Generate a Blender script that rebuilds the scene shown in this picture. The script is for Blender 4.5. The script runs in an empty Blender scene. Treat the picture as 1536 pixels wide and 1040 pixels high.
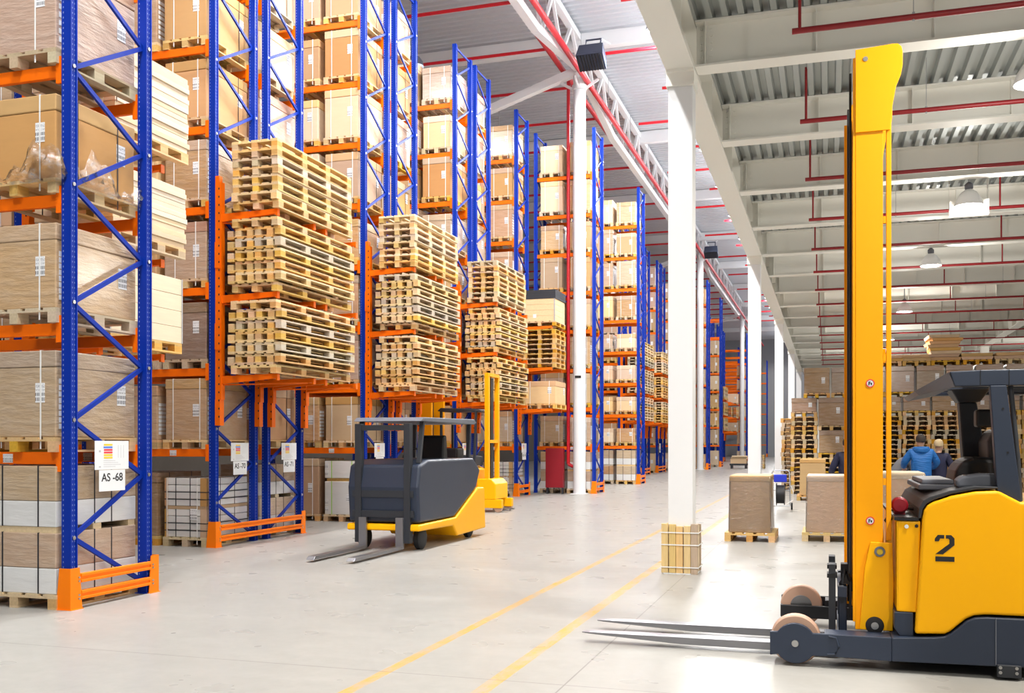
import bpy, bmesh, math, random
from mathutils import Vector, Matrix
random.seed(7)
PI = math.pi
S = bpy.context.scene
C = S.collection
D = bpy.data

# ------------------------------------------------------------------ materials
def mat(name, col, rough=0.5, metal=0.0, spec=0.5, coat=0.0):
    m = D.materials.new(name); m.use_nodes = True
    b = m.node_tree.nodes['Principled BSDF']
    b.inputs['Base Color'].default_value = (*col, 1)
    b.inputs['Roughness'].default_value = rough
    b.inputs['Metallic'].default_value = metal
    b.inputs['Specular IOR Level'].default_value = spec
    b.inputs['Coat Weight'].default_value = coat
    b.inputs['Coat Roughness'].default_value = 0.12
    return m

def N(m, t, **kw):
    n = m.node_tree.nodes.new(t)
    for k, v in kw.items(): setattr(n, k, v)
    return n
def L(m, a, b): m.node_tree.links.new(a, b)
def bsdf(m): return m.node_tree.nodes['Principled BSDF']

def math_node(m, op, a, b=None, clamp=False):
    n = N(m, 'ShaderNodeMath', operation=op); n.use_clamp = clamp
    for i, x in enumerate((a, b)):
        if x is None: continue
        if isinstance(x, (int, float)): n.inputs[i].default_value = x
        else: L(m, x, n.inputs[i])
    return n.outputs[0]

def mixcol(m, fac, a, b, blend='MIX'):
    n = N(m, 'ShaderNodeMix', data_type='RGBA', blend_type=blend)
    for i, x in ((0, fac), (6, a), (7, b)):
        if isinstance(x, (int, float)): n.inputs[i].default_value = x
        elif isinstance(x, tuple): n.inputs[i].default_value = (*x, 1)
        else: L(m, x, n.inputs[i])
    return n.outputs[2]

def noise(m, scale, detail=3, vec=None, stretch=None, rough=0.5):
    n = N(m, 'ShaderNodeTexNoise')
    n.inputs['Scale'].default_value = scale; n.inputs['Detail'].default_value = detail
    n.inputs['Roughness'].default_value = rough
    tc = N(m, 'ShaderNodeTexCoord')
    v = vec or tc.outputs['Object']
    if stretch:
        mp = N(m, 'ShaderNodeMapping'); mp.inputs['Scale'].default_value = stretch
        L(m, v, mp.inputs[0]); v = mp.outputs[0]
    L(m, v, n.inputs['Vector'])
    return n.outputs['Fac']

def ramp(m, fac, p0, p1, c0=(0, 0, 0), c1=(1, 1, 1)):
    r = N(m, 'ShaderNodeValToRGB')
    r.color_ramp.elements[0].position = p0; r.color_ramp.elements[1].position = p1
    r.color_ramp.elements[0].color = (*c0, 1); r.color_ramp.elements[1].color = (*c1, 1)
    L(m, fac, r.inputs[0]); return r.outputs[0]

def bump(m, h, strength, dist=0.02):
    b = N(m, 'ShaderNodeBump'); b.inputs['Strength'].default_value = strength
    b.inputs['Distance'].default_value = dist
    L(m, h, b.inputs['Height']); L(m, b.outputs[0], bsdf(m).inputs['Normal'])
    return b

def vary(m, col, amt=0.25, hue=0.0, nscale=6, namt=0.12, stretch=None, detail=3):
    """base colour with a random tint per object and mottling of the material itself"""
    oi = N(m, 'ShaderNodeObjectInfo')
    hs = N(m, 'ShaderNodeHueSaturation'); hs.inputs['Color'].default_value = (*col, 1)
    v = math_node(m, 'MULTIPLY_ADD', oi.outputs['Random'], amt)
    v.node.inputs[2].default_value = 1 - amt / 2
    nz = noise(m, nscale, detail, stretch=stretch)
    v2 = math_node(m, 'MULTIPLY_ADD', nz, namt * 2); v2.node.inputs[2].default_value = 1 - namt
    L(m, math_node(m, 'MULTIPLY', v, v2), hs.inputs['Value'])
    if hue:
        r2 = math_node(m, 'FRACT', math_node(m, 'MULTIPLY', oi.outputs['Random'], 7.31))
        h = math_node(m, 'MULTIPLY_ADD', r2, hue); h.node.inputs[2].default_value = 0.5 - hue / 2
        L(m, h, hs.inputs['Hue'])
        r3 = math_node(m, 'FRACT', math_node(m, 'MULTIPLY', oi.outputs['Random'], 13.7))
        sa = math_node(m, 'MULTIPLY_ADD', r3, 0.5); sa.node.inputs[2].default_value = 0.7
        L(m, sa, hs.inputs['Saturation'])
    L(m, hs.outputs[0], bsdf(m).inputs['Base Color'])
    return hs.outputs[0]

M = {}
M['blue'] = mat('blue_paint', (0.001, 0.026, 0.31), 0.45, spec=0.2)
M['hole'] = mat('slot_backlight', (0.16, 0.22, 0.5), 0.6)  # pale colour paints the brightness seen through the post slots
M['orange'] = mat('orange_paint', (0.90, 0.155, 0.0), 0.45, spec=0.25)
M['guard'] = mat('orange_guard_paint', (1.0, 0.22, 0.0), 0.45, spec=0.25)
M['yellow'] = mat('truck_yellow', (1.0, 0.47, 0.0), 0.42, spec=0.25)
M['yellow2'] = mat('mast_yellow', (1.0, 0.40, 0.0), 0.45, spec=0.25)
M['navy'] = mat('truck_navy', (0.020, 0.030, 0.055), 0.42)
M['black'] = mat('black_plastic', (0.006, 0.006, 0.008), 0.5)
M['dark'] = mat('dark_grey_plastic', (0.022, 0.025, 0.032), 0.55)
M['greyp'] = mat('grey_plastic', (0.13, 0.14, 0.17), 0.55)
M['steel'] = mat('steel', (0.5, 0.5, 0.5), 0.32, 1.0)
M['forksteel'] = mat('worn_fork_steel', (0.30, 0.30, 0.32), 0.36, 0.85)
M['white'] = mat('white_paint', (0.80, 0.81, 0.82), 0.5)
M['cream'] = mat('cream_paint', (0.84, 0.83, 0.77), 0.55)
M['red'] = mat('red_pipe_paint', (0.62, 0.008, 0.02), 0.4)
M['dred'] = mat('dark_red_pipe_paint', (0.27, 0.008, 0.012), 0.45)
M['redcab'] = mat('red_cabinet_paint', (0.26, 0.003, 0.012), 0.45)
M['tread'] = mat('polyurethane_tread', (0.50, 0.31, 0.22), 0.55)
M['rubber'] = mat('rubber', (0.012, 0.012, 0.014), 0.75)
M['strap'] = mat('white_strap', (0.8, 0.8, 0.78), 0.45)
M['bstrap'] = mat('black_strap', (0.02, 0.02, 0.025), 0.45)
M['gstrap'] = mat('green_strap', (0.35, 0.62, 0.14), 0.45)
M['ink'] = mat('black_ink', (0.01, 0.01, 0.012), 0.6)
M['inkgrey'] = mat('grey_ink', (0.45, 0.45, 0.48), 0.6)
M['paper'] = mat('white_paper', (0.78, 0.80, 0.82), 0.6)
M['inky'] = mat('yellow_ink', (0.9, 0.6, 0.03), 0.6)
M['inkb'] = mat('blue_ink', (0.08, 0.2, 0.7), 0.6)
M['inkr'] = mat('red_ink', (0.75, 0.04, 0.06), 0.6)
M['skin'] = mat('skin', (0.55, 0.32, 0.22), 0.6)
M['hairdark'] = mat('dark_hair', (0.03, 0.022, 0.018), 0.7)
M['hairfair'] = mat('fair_hair', (0.55, 0.42, 0.25), 0.7)
M['jblue'] = mat('blue_jacket_cloth', (0.005, 0.13, 0.45), 0.55)
M['jnavy'] = mat('navy_jacket_cloth', (0.012, 0.014, 0.05), 0.7)
M['jgrey'] = mat('grey_jacket_cloth', (0.17, 0.18, 0.2), 0.7)
M['jroyal'] = mat('royal_blue_cloth', (0.01, 0.03, 0.5), 0.7)
M['trous'] = mat('navy_trousers_cloth', (0.010, 0.016, 0.05), 0.75)
M['glove'] = mat('white_glove', (0.7, 0.7, 0.68), 0.7)
M['shoe'] = mat('black_shoe', (0.012, 0.012, 0.012), 0.6)
M['heater'] = mat('heater_grey_blue', (0.035, 0.045, 0.08), 0.5)
M['galv'] = mat('galvanised_wire', (0.45, 0.46, 0.48), 0.45, 0.6)
M['board'] = mat('pale_board', (0.72, 0.58, 0.40), 0.65)
vary(M['board'], (0.74, 0.60, 0.42), 0.25, 0.02, 9, 0.1, (1, 0.3, 4))

def emis(name, col, strength):
    m = mat(name, col, 0.5)
    b = bsdf(m); b.inputs['Emission Color'].default_value = (*col, 1)
    b.inputs['Emission Strength'].default_value = strength
    return m
M['lamp'] = emis('lamp_glass_glow', (1.0, 0.97, 0.92), 22)

# jackets get soft quilting
for k in ('jblue',):
    bump(M[k], noise(M[k], 9, 2, stretch=(1, 1, 4)), 0.6, 0.03)

# wood
def wood(name, col, amt=0.4):
    m = mat(name, col, 0.7)
    vary(m, col, amt, 0.03, 5, 0.22, (9, 1.2, 9), 4)
    return m
M['wood'] = wood('pallet_wood', (0.68, 0.455, 0.205), 0.35)
M['woodend'] = wood('pallet_block_wood', (0.60, 0.37, 0.14), 0.45)
M['woodold'] = wood('weathered_pallet_wood', (0.52, 0.42, 0.28), 0.3)
M['plank'] = mat('plank_wood', (0.76, 0.60, 0.36), 0.7)
vary(M['plank'], (0.62, 0.45, 0.24), 0.5, 0.03, 5, 0.25, (9, 9, 0.8), 4)
M['ywood'] = wood('yellow_pallet_wood', (0.56, 0.33, 0.08), 0.35)

# cardboard and wrapped cardboard
def card(name, col, film=0.0, amt=0.3):
    m = mat(name, col, 0.7)
    c = vary(m, col, amt, 0.025, 2.5, 0.07, (1, 1, 6))
    if film:
        nz = noise(m, 5.5, 5, stretch=(0.7, 0.7, 2.6), rough=0.62)
        nz2 = noise(m, 16, 3, stretch=(0.35, 0.35, 2.2))
        hgt = math_node(m, 'MULTIPLY_ADD', nz2, 0.5); L(m, nz, hgt.node.inputs[2])
        bump(m, hgt, 0.55 * film, 0.03)
        sheen_mask = ramp(m, nz, 0.42, 0.68)
        c2 = mixcol(m, math_node(m, 'MULTIPLY', sheen_mask, 0.13), c, (0.78, 0.74, 0.70))  # pale patches paint the film's sheen into the card colour
        L(m, c2, bsdf(m).inputs['Base Color'])
        bsdf(m).inputs['Coat Weight'].default_value = 0.9 * film
        bsdf(m).inputs['Coat Roughness'].default_value = 0.18
        bsdf(m).inputs['Roughness'].default_value = 0.45
    return m
M['card'] = card('cardboard', (0.50, 0.305, 0.145))
M['cardlight'] = card('pale_cardboard', (0.70, 0.49, 0.29))
M['cardwrap'] = card('wrapped_cardboard', (0.49, 0.315, 0.17), 1.0)
M['cardpink'] = card('wrapped_pink_cardboard', (0.46, 0.285, 0.185), 0.9)
M['cardbrown'] = card('dark_wrapped_cardboard', (0.27, 0.165, 0.09), 1.0)
M['whitecard'] = card('white_carton', (0.70, 0.70, 0.69), 0.25, 0.12)
M['crate'] = wood('crate_wood', (0.74, 0.50, 0.22), 0.2)

# clear film shell: real transparent sheet with creases
def film_mat():
    m = D.materials.new('clear_stretch_film'); m.use_nodes = True
    nt = m.node_tree; nt.nodes.clear()
    out = nt.nodes.new('ShaderNodeOutputMaterial')
    tr = nt.nodes.new('ShaderNodeBsdfTransparent'); gl = nt.nodes.new('ShaderNodeBsdfGlossy')
    di = nt.nodes.new('ShaderNodeBsdfDiffuse'); di.inputs[0].default_value = (0.85, 0.86, 0.88, 1)
    gl.inputs['Roughness'].default_value = 0.12
    nz = noise(m, 6, 5, stretch=(1, 1, 1.6), rough=0.6)
    bp = nt.nodes.new('ShaderNodeBump'); bp.inputs['Strength'].default_value = 0.9; bp.inputs['Distance'].default_value = 0.04
    L(m, nz, bp.inputs['Height']); L(m, bp.outputs[0], gl.inputs['Normal'])
    mx1 = nt.nodes.new('ShaderNodeMixShader'); mx2 = nt.nodes.new('ShaderNodeMixShader')
    L(m, math_node(m, 'MULTIPLY', ramp(m, nz, 0.52, 0.75), 0.09), mx1.inputs[0])
    L(m, tr.outputs[0], mx1.inputs[1]); L(m, di.outputs[0], mx1.inputs[2])
    fr = nt.nodes.new('ShaderNodeFresnel'); fr.inputs[0].default_value = 1.5; L(m, bp.outputs[0], fr.inputs['Normal'])
    L(m, math_node(m, 'MULTIPLY_ADD', fr.outputs[0], 0.9), mx2.inputs[0])
    mx2.inputs[0].links[0].from_node.inputs[2].default_value = 0.11
    L(m, mx1.outputs[0], mx2.inputs[1]); L(m, gl.outputs[0], mx2.inputs[2])
    L(m, mx2.outputs[0], out.inputs[0])
    return m
M['film'] = film_mat(); M['filmwhite'] = film_mat()
for n_ in M['filmwhite'].node_tree.nodes:
    if n_.bl_idname == 'ShaderNodeMath' and n_.operation == 'MULTIPLY': n_.inputs[1].default_value = 0.5

# printed label: bar code block on white paper
def label_mat():
    m = mat('printed_label', (0.8, 0.81, 0.83), 0.5)
    tc = N(m, 'ShaderNodeTexCoord'); sp = N(m, 'ShaderNodeSeparateXYZ'); L(m, tc.outputs['Generated'], sp.inputs[0])
    x = math_node(m, 'ADD', sp.outputs[0], sp.outputs[1]); z = sp.outputs[2]
    n = N(m, 'ShaderNodeTexNoise', noise_dimensions='1D'); n.inputs['Scale'].default_value = 26
    L(m, x, n.inputs['W'])
    bars = math_node(m, 'GREATER_THAN', n.outputs['Fac'], 0.5)
    def band(lo, hi): return math_node(m, 'MULTIPLY', math_node(m, 'GREATER_THAN', z, lo), math_node(m, 'LESS_THAN', z, hi))
    b1 = math_node(m, 'MULTIPLY', bars, math_node(m, 'ADD', band(0.08, 0.26), band(0.34, 0.5)))
    n2 = N(m, 'ShaderNodeTexNoise'); n2.inputs['Scale'].default_value = 18; L(m, tc.outputs['Generated'], n2.inputs[0])
    txt = math_node(m, 'MULTIPLY', math_node(m, 'GREATER_THAN', n2.outputs['Fac'], 0.53), math_node(m, 'ADD', band(0.6, 0.68), band(0.76, 0.9)))
    L(m, mixcol(m, math_node(m, 'ADD', b1, math_node(m, 'MULTIPLY', txt, 0.7), True), (0.80, 0.81, 0.83), (0.03, 0.03, 0.04)), bsdf(m).inputs['Base Color'])
    return m
M['label'] = label_mat()

# floor: polished concrete with joints and two worn yellow lines
def floor_mat():
    m = mat('polished_concrete', (0.5, 0.48, 0.45), 0.3)
    tc = N(m, 'ShaderNodeTexCoord'); sp = N(m, 'ShaderNodeSeparateXYZ'); L(m, tc.outputs['Object'], sp.inputs[0])
    x, y = sp.outputs[0], sp.outputs[1]
    n1 = noise(m, 0.5, 6, rough=0.65); n2 = noise(m, 7, 6, rough=0.7); n3 = noise(m, 1.6, 5, stretch=(0.35, 1.6, 1))
    base = mixcol(m, n1, (0.305, 0.297, 0.277), (0.40, 0.39, 0.364))
    base = mixcol(m, math_node(m, 'MULTIPLY', ramp(m, n2, 0.35, 0.75), 0.35), base, (0.255, 0.248, 0.23))
    base = mixcol(m, math_node(m, 'MULTIPLY', ramp(m, n3, 0.55, 0.8), 0.3), base, (0.47, 0.46, 0.435))
    def near(v, c, w): return math_node(m, 'LESS_THAN', math_node(m, 'ABSOLUTE', math_node(m, 'SUBTRACT', v, c)), w)
    wear = noise(m, 3.2, 6, rough=0.75, stretch=(2.5, 0.9, 1))
    wm = ramp(m, wear, 0.38, 0.66, (0.22, 0.22, 0.22), (0.95, 0.95, 0.95))
    for c, w in ((-2.14, 0.055), (-2.96, 0.045)):
        base = mixcol(m, math_node(m, 'MULTIPLY', near(x, c, w), wm), base, (0.60, 0.33, 0.045))
    def joint(v, off, per):
        f = math_node(m, 'FRACT', math_node(m, 'DIVIDE', math_node(m, 'SUBTRACT', v, off - per / 2), per))
        return math_node(m, 'LESS_THAN', math_node(m, 'ABSOLUTE', math_node(m, 'SUBTRACT', f, 0.5)), 0.006 / per)
    j = math_node(m, 'ADD', joint(x, -1.67, 6.25), joint(y, 6.39, 6.25), True)
    base = mixcol(m, math_node(m, 'MULTIPLY', j, 0.55), base, (0.12, 0.11, 0.10))
    L(m, base, bsdf(m).inputs['Base Color'])
    n4 = noise(m, 2.2, 2); rg = math_node(m, 'MULTIPLY_ADD', n4, 0.16); rg.node.inputs[2].default_value = 0.22; bsdf(m).inputs['Specular IOR Level'].default_value = 0.07
    L(m, rg, bsdf(m).inputs['Roughness'])
    bump(m, n1, 0.03, 0.05)
    return m
M['floor'] = floor_mat()
M['deckL'] = mat('galvanised_roof_deck', (0.60, 0.63, 0.67), 0.42, 0.35)
M['deckR'] = mat('galvanised_floor_deck', (0.47, 0.50, 0.49), 0.42, 0.4)
M['wallfar'] = mat('far_wall_panel', (0.34, 0.35, 0.37), 0.7)
M['wallshade'] = mat('shade_toned_wall_panel', (0.10, 0.085, 0.07), 0.8)  # colour darkened to paint the shade deep between the racks
M['wallm'] = mat('wall_panel', (0.75, 0.76, 0.77), 0.6)

# ------------------------------------------------------------------ mesh building
class MB:
    def __init__(s): s.v = []; s.f = []; s.m = []
    def add(s, vs, fs, mi=0):
        o = len(s.v); s.v += [tuple(p) for p in vs]
        s.f += [tuple(i + o for i in f) for f in fs]; s.m += [mi] * len(fs); return s
    def box(s, x0, x1, y0, y1, z0, z1, mi=0):
        return s.add([(x0, y0, z0), (x1, y0, z0), (x1, y1, z0), (x0, y1, z0), (x0, y0, z1), (x1, y0, z1), (x1, y1, z1), (x0, y1, z1)],
                     [(0, 3, 2, 1), (4, 5, 6, 7), (0, 1, 5, 4), (1, 2, 6, 5), (2, 3, 7, 6), (3, 0, 4, 7)], mi)
    def taper(s, b, t, z0, z1, mi=0):
        """b and t are (x0,x1,y0,y1) at the bottom and at the top"""
        return s.add([(b[0], b[2], z0), (b[1], b[2], z0), (b[1], b[3], z0), (b[0], b[3], z0), (t[0], t[2], z1), (t[1], t[2], z1), (t[1], t[3], z1), (t[0], t[3], z1)],
                     [(0, 3, 2, 1), (4, 5, 6, 7), (0, 1, 5, 4), (1, 2, 6, 5), (2, 3, 7, 6), (3, 0, 4, 7)], mi)
    def bar(s, p, q, w, h, mi=0, up=(0, 0, 1)):
        p, q = Vector(p), Vector(q); d = (q - p).normalized(); u = Vector(up)
        if abs(d.dot(u)) > 0.98: u = Vector((1, 0, 0))
        a = d.cross(u).normalized(); b = a.cross(d).normalized()
        a *= w / 2; b *= h / 2
        vs = [p - a - b, p + a - b, p + a + b, p - a + b, q - a - b, q + a - b, q + a + b, q - a + b]
        return s.add(vs, [(0, 1, 2, 3), (7, 6, 5, 4), (0, 4, 5, 1), (1, 5, 6, 2), (2, 6, 7, 3), (3, 7, 4, 0)], mi)
    def tube(s, pts, r, n=8, mi=0, r1=None):
        pts = [Vector(p) for p in pts]; rings = []
        k = len(pts)
        for i, p in enumerate(pts):
            d = (pts[min(i + 1, k - 1)] - pts[max(i - 1, 0)]).normalized()
            u = Vector((0, 0, 1)) if abs(d.z) < 0.95 else Vector((1, 0, 0))
            a = d.cross(u).normalized(); b = a.cross(d)
            rr = r if r1 is None else r + (r1 - r) * i / (k - 1)
            rings.append([p + (a * math.cos(2 * PI * j / n) + b * math.sin(2 * PI * j / n)) * rr for j in range(n)])
        vs = [q for rg in rings for q in rg]; fs = []
        for i in range(k - 1):
            for j in range(n):
                fs.append((i * n + j, i * n + (j + 1) % n, (i + 1) * n + (j + 1) % n, (i + 1) * n + j))
        fs.append(tuple(range(n))[::-1]); fs.append(tuple((k - 1) * n + j for j in range(n)))
        return s.add(vs, fs, mi)
    def prism(s, poly, axis, a0, a1, mi=0):
        """extrude a 2-D outline; axis y: poly is (x,z); axis x: (y,z); axis z: (x,y)"""
        def P(u, w, a): return {'y': (u, a, w), 'x': (a, u, w), 'z': (u, w, a)}[axis]
        n = len(poly); vs = [P(u, w, a0) for u, w in poly] + [P(u, w, a1) for u, w in poly]
        fs = [tuple(range(n)), tuple(range(2 * n - 1, n - 1, -1))]
        fs += [(i, n + i, n + (i + 1) % n, (i + 1) % n) for i in range(n)]
        return s.add(vs, fs, mi)
    def lathe(s, prof, c=(0, 0, 0), axis='z', n=24, mi=0, caps=True):
        """prof = [(r, h)...]"""
        vs = []
        for r, h in prof:
            for j in range(n):
                a = 2 * PI * j / n; u, w = r * math.cos(a), r * math.sin(a)
                p = {'z': (u, w, h), 'y': (u, h, w), 'x': (h, u, w)}[axis]
                vs.append((p[0] + c[0], p[1] + c[1], p[2] + c[2]))
        fs = []
        for i in range(len(prof) - 1):
            for j in range(n):
                fs.append((i * n + j, i * n + (j + 1) % n, (i + 1) * n + (j + 1) % n, (i + 1) * n + j))
        if caps and prof[0][0] > 1e-4: fs.append(tuple(range(n))[::-1])
        if caps and prof[-1][0] > 1e-4: fs.append(tuple((len(prof) - 1) * n + j for j in range(n)))
        return s.add(vs, fs, mi)
    def mesh(s, name, mats, smooth=False, recalc=True):
        me = D.meshes.new(name); me.from_pydata(s.v, [], s.f)
        for k in (mats if isinstance(mats, (list, tuple)) else [mats]): me.materials.append(M[k] if isinstance(k, str) else k)
        me.polygons.foreach_set('material_index', s.m)
        if recalc:
            bm = bmesh.new(); bm.from_mesh(me); bmesh.ops.recalc_face_normals(bm, faces=bm.faces); bm.to_mesh(me); bm.free()
        if smooth:
            me.polygons.foreach_set('use_smooth', [True] * len(me.polygons))
            if hasattr(me, 'set_sharp_from_angle'): me.set_sharp_from_angle(angle=math.radians(38))
        me.update(); return me
    def build(s, name, mats, parent=None, loc=(0, 0, 0), smooth=False, bevel=0.0, seg=2):
        return inst(name, s.mesh(name, mats, smooth), parent, loc, bevel, seg)

def inst(name, me, parent=None, loc=(0, 0, 0), bevel=0.0, seg=2):
    o = D.objects.new(name, me); C.objects.link(o)
    o.parent = parent; o.location = loc
    if bevel:
        b = o.modifiers.new('bevel', 'BEVEL'); b.width = bevel; b.segments = seg; b.limit_method = 'ANGLE'
    return o

def thing(name, label, cat, loc=(0, 0, 0), rotz=0.0, group=None):
    o = D.objects.new(name, None); C.objects.link(o); o.empty_display_size = 0.1
    o.location = loc; o.rotation_euler = (0, 0, rotz)
    return tag(o, label, cat, group)
def tag(o, label, cat, group=None):
    o['label'] = label; o['category'] = cat
    if group: o['group'] = group
    return o
def struct(o): o['kind'] = 'structure'; return o
ORD = ['', 'first', 'second', 'third', 'fourth', 'fifth', 'sixth', 'seventh', 'eighth', 'ninth', 'tenth', 'eleventh', 'twelfth',
       'thirteenth', 'fourteenth', 'fifteenth', 'sixteenth', 'seventeenth', 'eighteenth', 'nineteenth', 'twentieth']

def text_mesh(body, size, name, mkey):
    """upright text in the YZ plane facing +X, centred"""
    cu = D.curves.new(name, 'FONT'); cu.body = body; cu.size = size; cu.align_x = 'CENTER'; cu.align_y = 'CENTER'; cu.extrude = 0.0006; cu.offset = size * 0.014
    o = D.objects.new(name, cu); C.objects.link(o)
    bpy.context.view_layer.update()
    me = D.meshes.new_from_object(o.evaluated_get(bpy.context.evaluated_depsgraph_get()))
    D.objects.remove(o); D.curves.remove(cu)
    me.transform(Matrix(((0, 0, 1, 0), (1, 0, 0, 0), (0, 1, 0, 0), (0, 0, 0, 1))))
    me.materials.clear(); me.materials.append(M[mkey]); me.name = name
    return me
# ------------------------------------------------------------------ building shell
ZC = 14.7            # hall ceiling
ZD = 6.88            # low deck
struct(MB().box(-26, 18, -6, 128, -0.3, 0).build('floor', 'floor'))

def corrugated(x0, x1, y0, y1, z, pitch, depth, along, slot):
    mb = MB(); vs = []; fs = []
    a0, a1 = (y0, y1) if along == 'x' else (x0, x1)
    n = int((a1 - a0) / pitch); prof = []
    for i in range(n + 1):
        b = a0 + i * pitch
        prof += [(b, z), (b + pitch * 0.42, z), (b + pitch * 0.52, z - depth), (b + pitch * 0.9, z - depth)]
    for a, h in prof:
        if along == 'x': vs += [(x0, a, h), (x1, a, h)]
        else: vs += [(a, y0, h), (a, y1, h)]
    for i in range(len(prof) - 1): fs.append((2 * i, 2 * i + 1, 2 * i + 3, 2 * i + 2))
    mb.add(vs, fs); return mb.mesh('deck', slot, recalc=False)
struct(inst('ceiling_hall', corrugated(-26, -1.9, -6, 128, ZC, 0.30, 0.07, 'x', 'deckL')))
# low deck: fluted steel decking with round ribs
struct(inst('ceiling_low', corrugated(-1.9, 18, -6, 66, ZD, 0.19, 0.085, 'y', 'deckR')))
struct(MB().box(-1.9, 18, -6, 66, ZD + 0.02, ZD + 0.2).build('ceiling_slab', 'wallm'))
struct(MB().box(-26, 18, 128, 128.3, 0, ZC).build('wall_far', 'wallfar'))
struct(MB().box(-26.3, -26, -6, 128, 0, ZC).build('wall_left', 'wallshade'))
struct(MB().box(-1.9, -1.7, -6, 128, ZD + 0.2, ZC).build('wall_upper', 'wallm'))
struct(MB().box(18, 18.3, -6, 66, 0, ZD).build('wall_right', 'wallm'))
struct(MB().box(-0.9, 18, 66, 66.3, 0, ZD).build('wall_end', 'cream'))
struct(MB().box(-26, -1.7, -6, 128, ZC + 0.05, ZC + 0.3).build('ceiling_roof', 'wallm'))

# square columns and girders of the low part
COLX, COLY0, PIT = -1.74, 12.45, 12.75
GZ = 6.2
girder = MB()
def ibeam_y(mb, x, y0, y1, zb, zt, w, fl=0.03, web=0.02):
    mb.box(x - w / 2, x + w / 2, y0, y1, zb, zb + fl); mb.box(x - w / 2, x + w / 2, y0, y1, zt - fl, zt)
    mb.box(x - web / 2, x + web / 2, y0, y1, zb + fl, zt - fl)
    y = y0 + 0.6
    while y < y1 - 0.3:
        mb.box(x - w / 2 + 0.01, x + w / 2 - 0.01, y - 0.008, y + 0.008, zb + fl, zt - fl); y += 3.125
ibeam_y(girder, COLX, -5, 66, GZ, ZD - 0.09, 0.34)
struct(girder.build('beam_girder', 'cream'))
girder2 = MB(); ibeam_y(girder2, 6.9, -5, 66, GZ - 0.1, ZD - 0.09, 0.34); struct(girder2.build('beam_girder', 'cream'))

ordc = ['nearest', 'second', 'third', 'fourth', 'fifth', 'sixth']
for i in range(5):
    y = COLY0 + PIT * i
    t = thing('column', ['white square steel column standing in a bundle of wooden planks', 'white square steel column just behind the pallet box with the strapping cart',
                         'third white square steel column along the aisle, left of the pallet stacks', 'fourth white square steel column along the aisle, partly behind the third',
                         'fifth and last white square steel column along the aisle'][i], 'column', (COLX, y, 0))
    sh = MB(); sh.box(-0.15, 0.15, -0.15, 0.15, 0.012, GZ - 0.2)
    sh.build('shaft', 'white', t, bevel=0.008 if i < 2 else 0)
    cp = MB(); cp.box(-0.17, 0.17, -0.2, 0.2, GZ - 0.2, GZ - 0.16); cp.box(-0.17, 0.17, -0.17, 0.17, GZ - 0.16, GZ - 0.03); cp.box(-0.17, 0.17, -0.22, 0.22, GZ - 0.03, GZ - 0.001)
    cp.build('cap_plate', 'cream', t)
    MB().box(-0.2, 0.2, -0.2, 0.2, 0, 0.012).build('base_plate', 'white', t)
for i in range(2, 5):
    y = COLY0 + PIT * i
    t = thing('column', ['brownish steel column in the far right of the low hall, beside the flattened cartons', 'steel column behind the far right one in the low hall', 'last steel column of the second line in the low hall'][i - 2], 'column', (6.9, y, 0))
    MB().box(-0.17, 0.17, -0.17, 0.17, 0, GZ - 0.1).build('shaft', 'cream', t)

# cross beams of the low deck, four per column bay, and the sprinkler pipes below them
for k in range(-3, 18):
    y = COLY0 + k * PIT / 4
    mb = MB(); x0, x1 = COLX + 0.18, 17.9
    mb.box(x0, x1, y - 0.15, y + 0.15, GZ + 0.02, GZ + 0.045); mb.box(x0, x1, y - 0.15, y + 0.15, ZD - 0.115, ZD - 0.09)
    mb.box(x0, x1, y - 0.009, y + 0.009, GZ + 0.045, ZD - 0.115)
    x = x0 + 0.12; st = [x]
    while x < x1 - 1.2: x += 1.3; st.append(x)
    for x in st: mb.box(x - 0.006, x + 0.006, y - 0.13, y + 0.13, GZ + 0.045, ZD - 0.115)
    if k < 4:
        for xx in (x0 + 0.06, x0 + 0.18):
            for q in range(6): mb.lathe([(0.0, -0.026), (0.016, -0.026), (0.016, -0.009)], (xx, y, GZ + 0.1 + q * 0.085), 'y', 6)
    struct(mb.build('beam_cross', 'cream'))

def pipe_label(k):
    return {0: 'dark red sprinkler pipe under the low ceiling, nearest of the series'}.get(k, 'dark red sprinkler pipe under the low ceiling, %s from the near end' % ORD[min(k + 1, 20)])
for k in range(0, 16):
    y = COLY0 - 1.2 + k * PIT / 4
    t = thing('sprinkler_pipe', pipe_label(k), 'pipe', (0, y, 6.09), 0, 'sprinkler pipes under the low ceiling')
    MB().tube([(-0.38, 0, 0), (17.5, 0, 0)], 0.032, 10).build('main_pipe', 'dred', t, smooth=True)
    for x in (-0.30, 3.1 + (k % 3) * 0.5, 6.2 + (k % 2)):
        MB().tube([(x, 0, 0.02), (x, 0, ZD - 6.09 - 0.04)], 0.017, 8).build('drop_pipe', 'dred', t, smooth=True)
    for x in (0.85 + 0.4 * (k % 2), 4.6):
        MB().tube([(x, 0, -0.045), (x, 0, 0.05)], 0.014, 8).tube([(x, 0, 0.03), (x, 0, ZD - 6.09 - 0.04)], 0.005, 6).build('hanger', 'galv', t, smooth=True)

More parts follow.
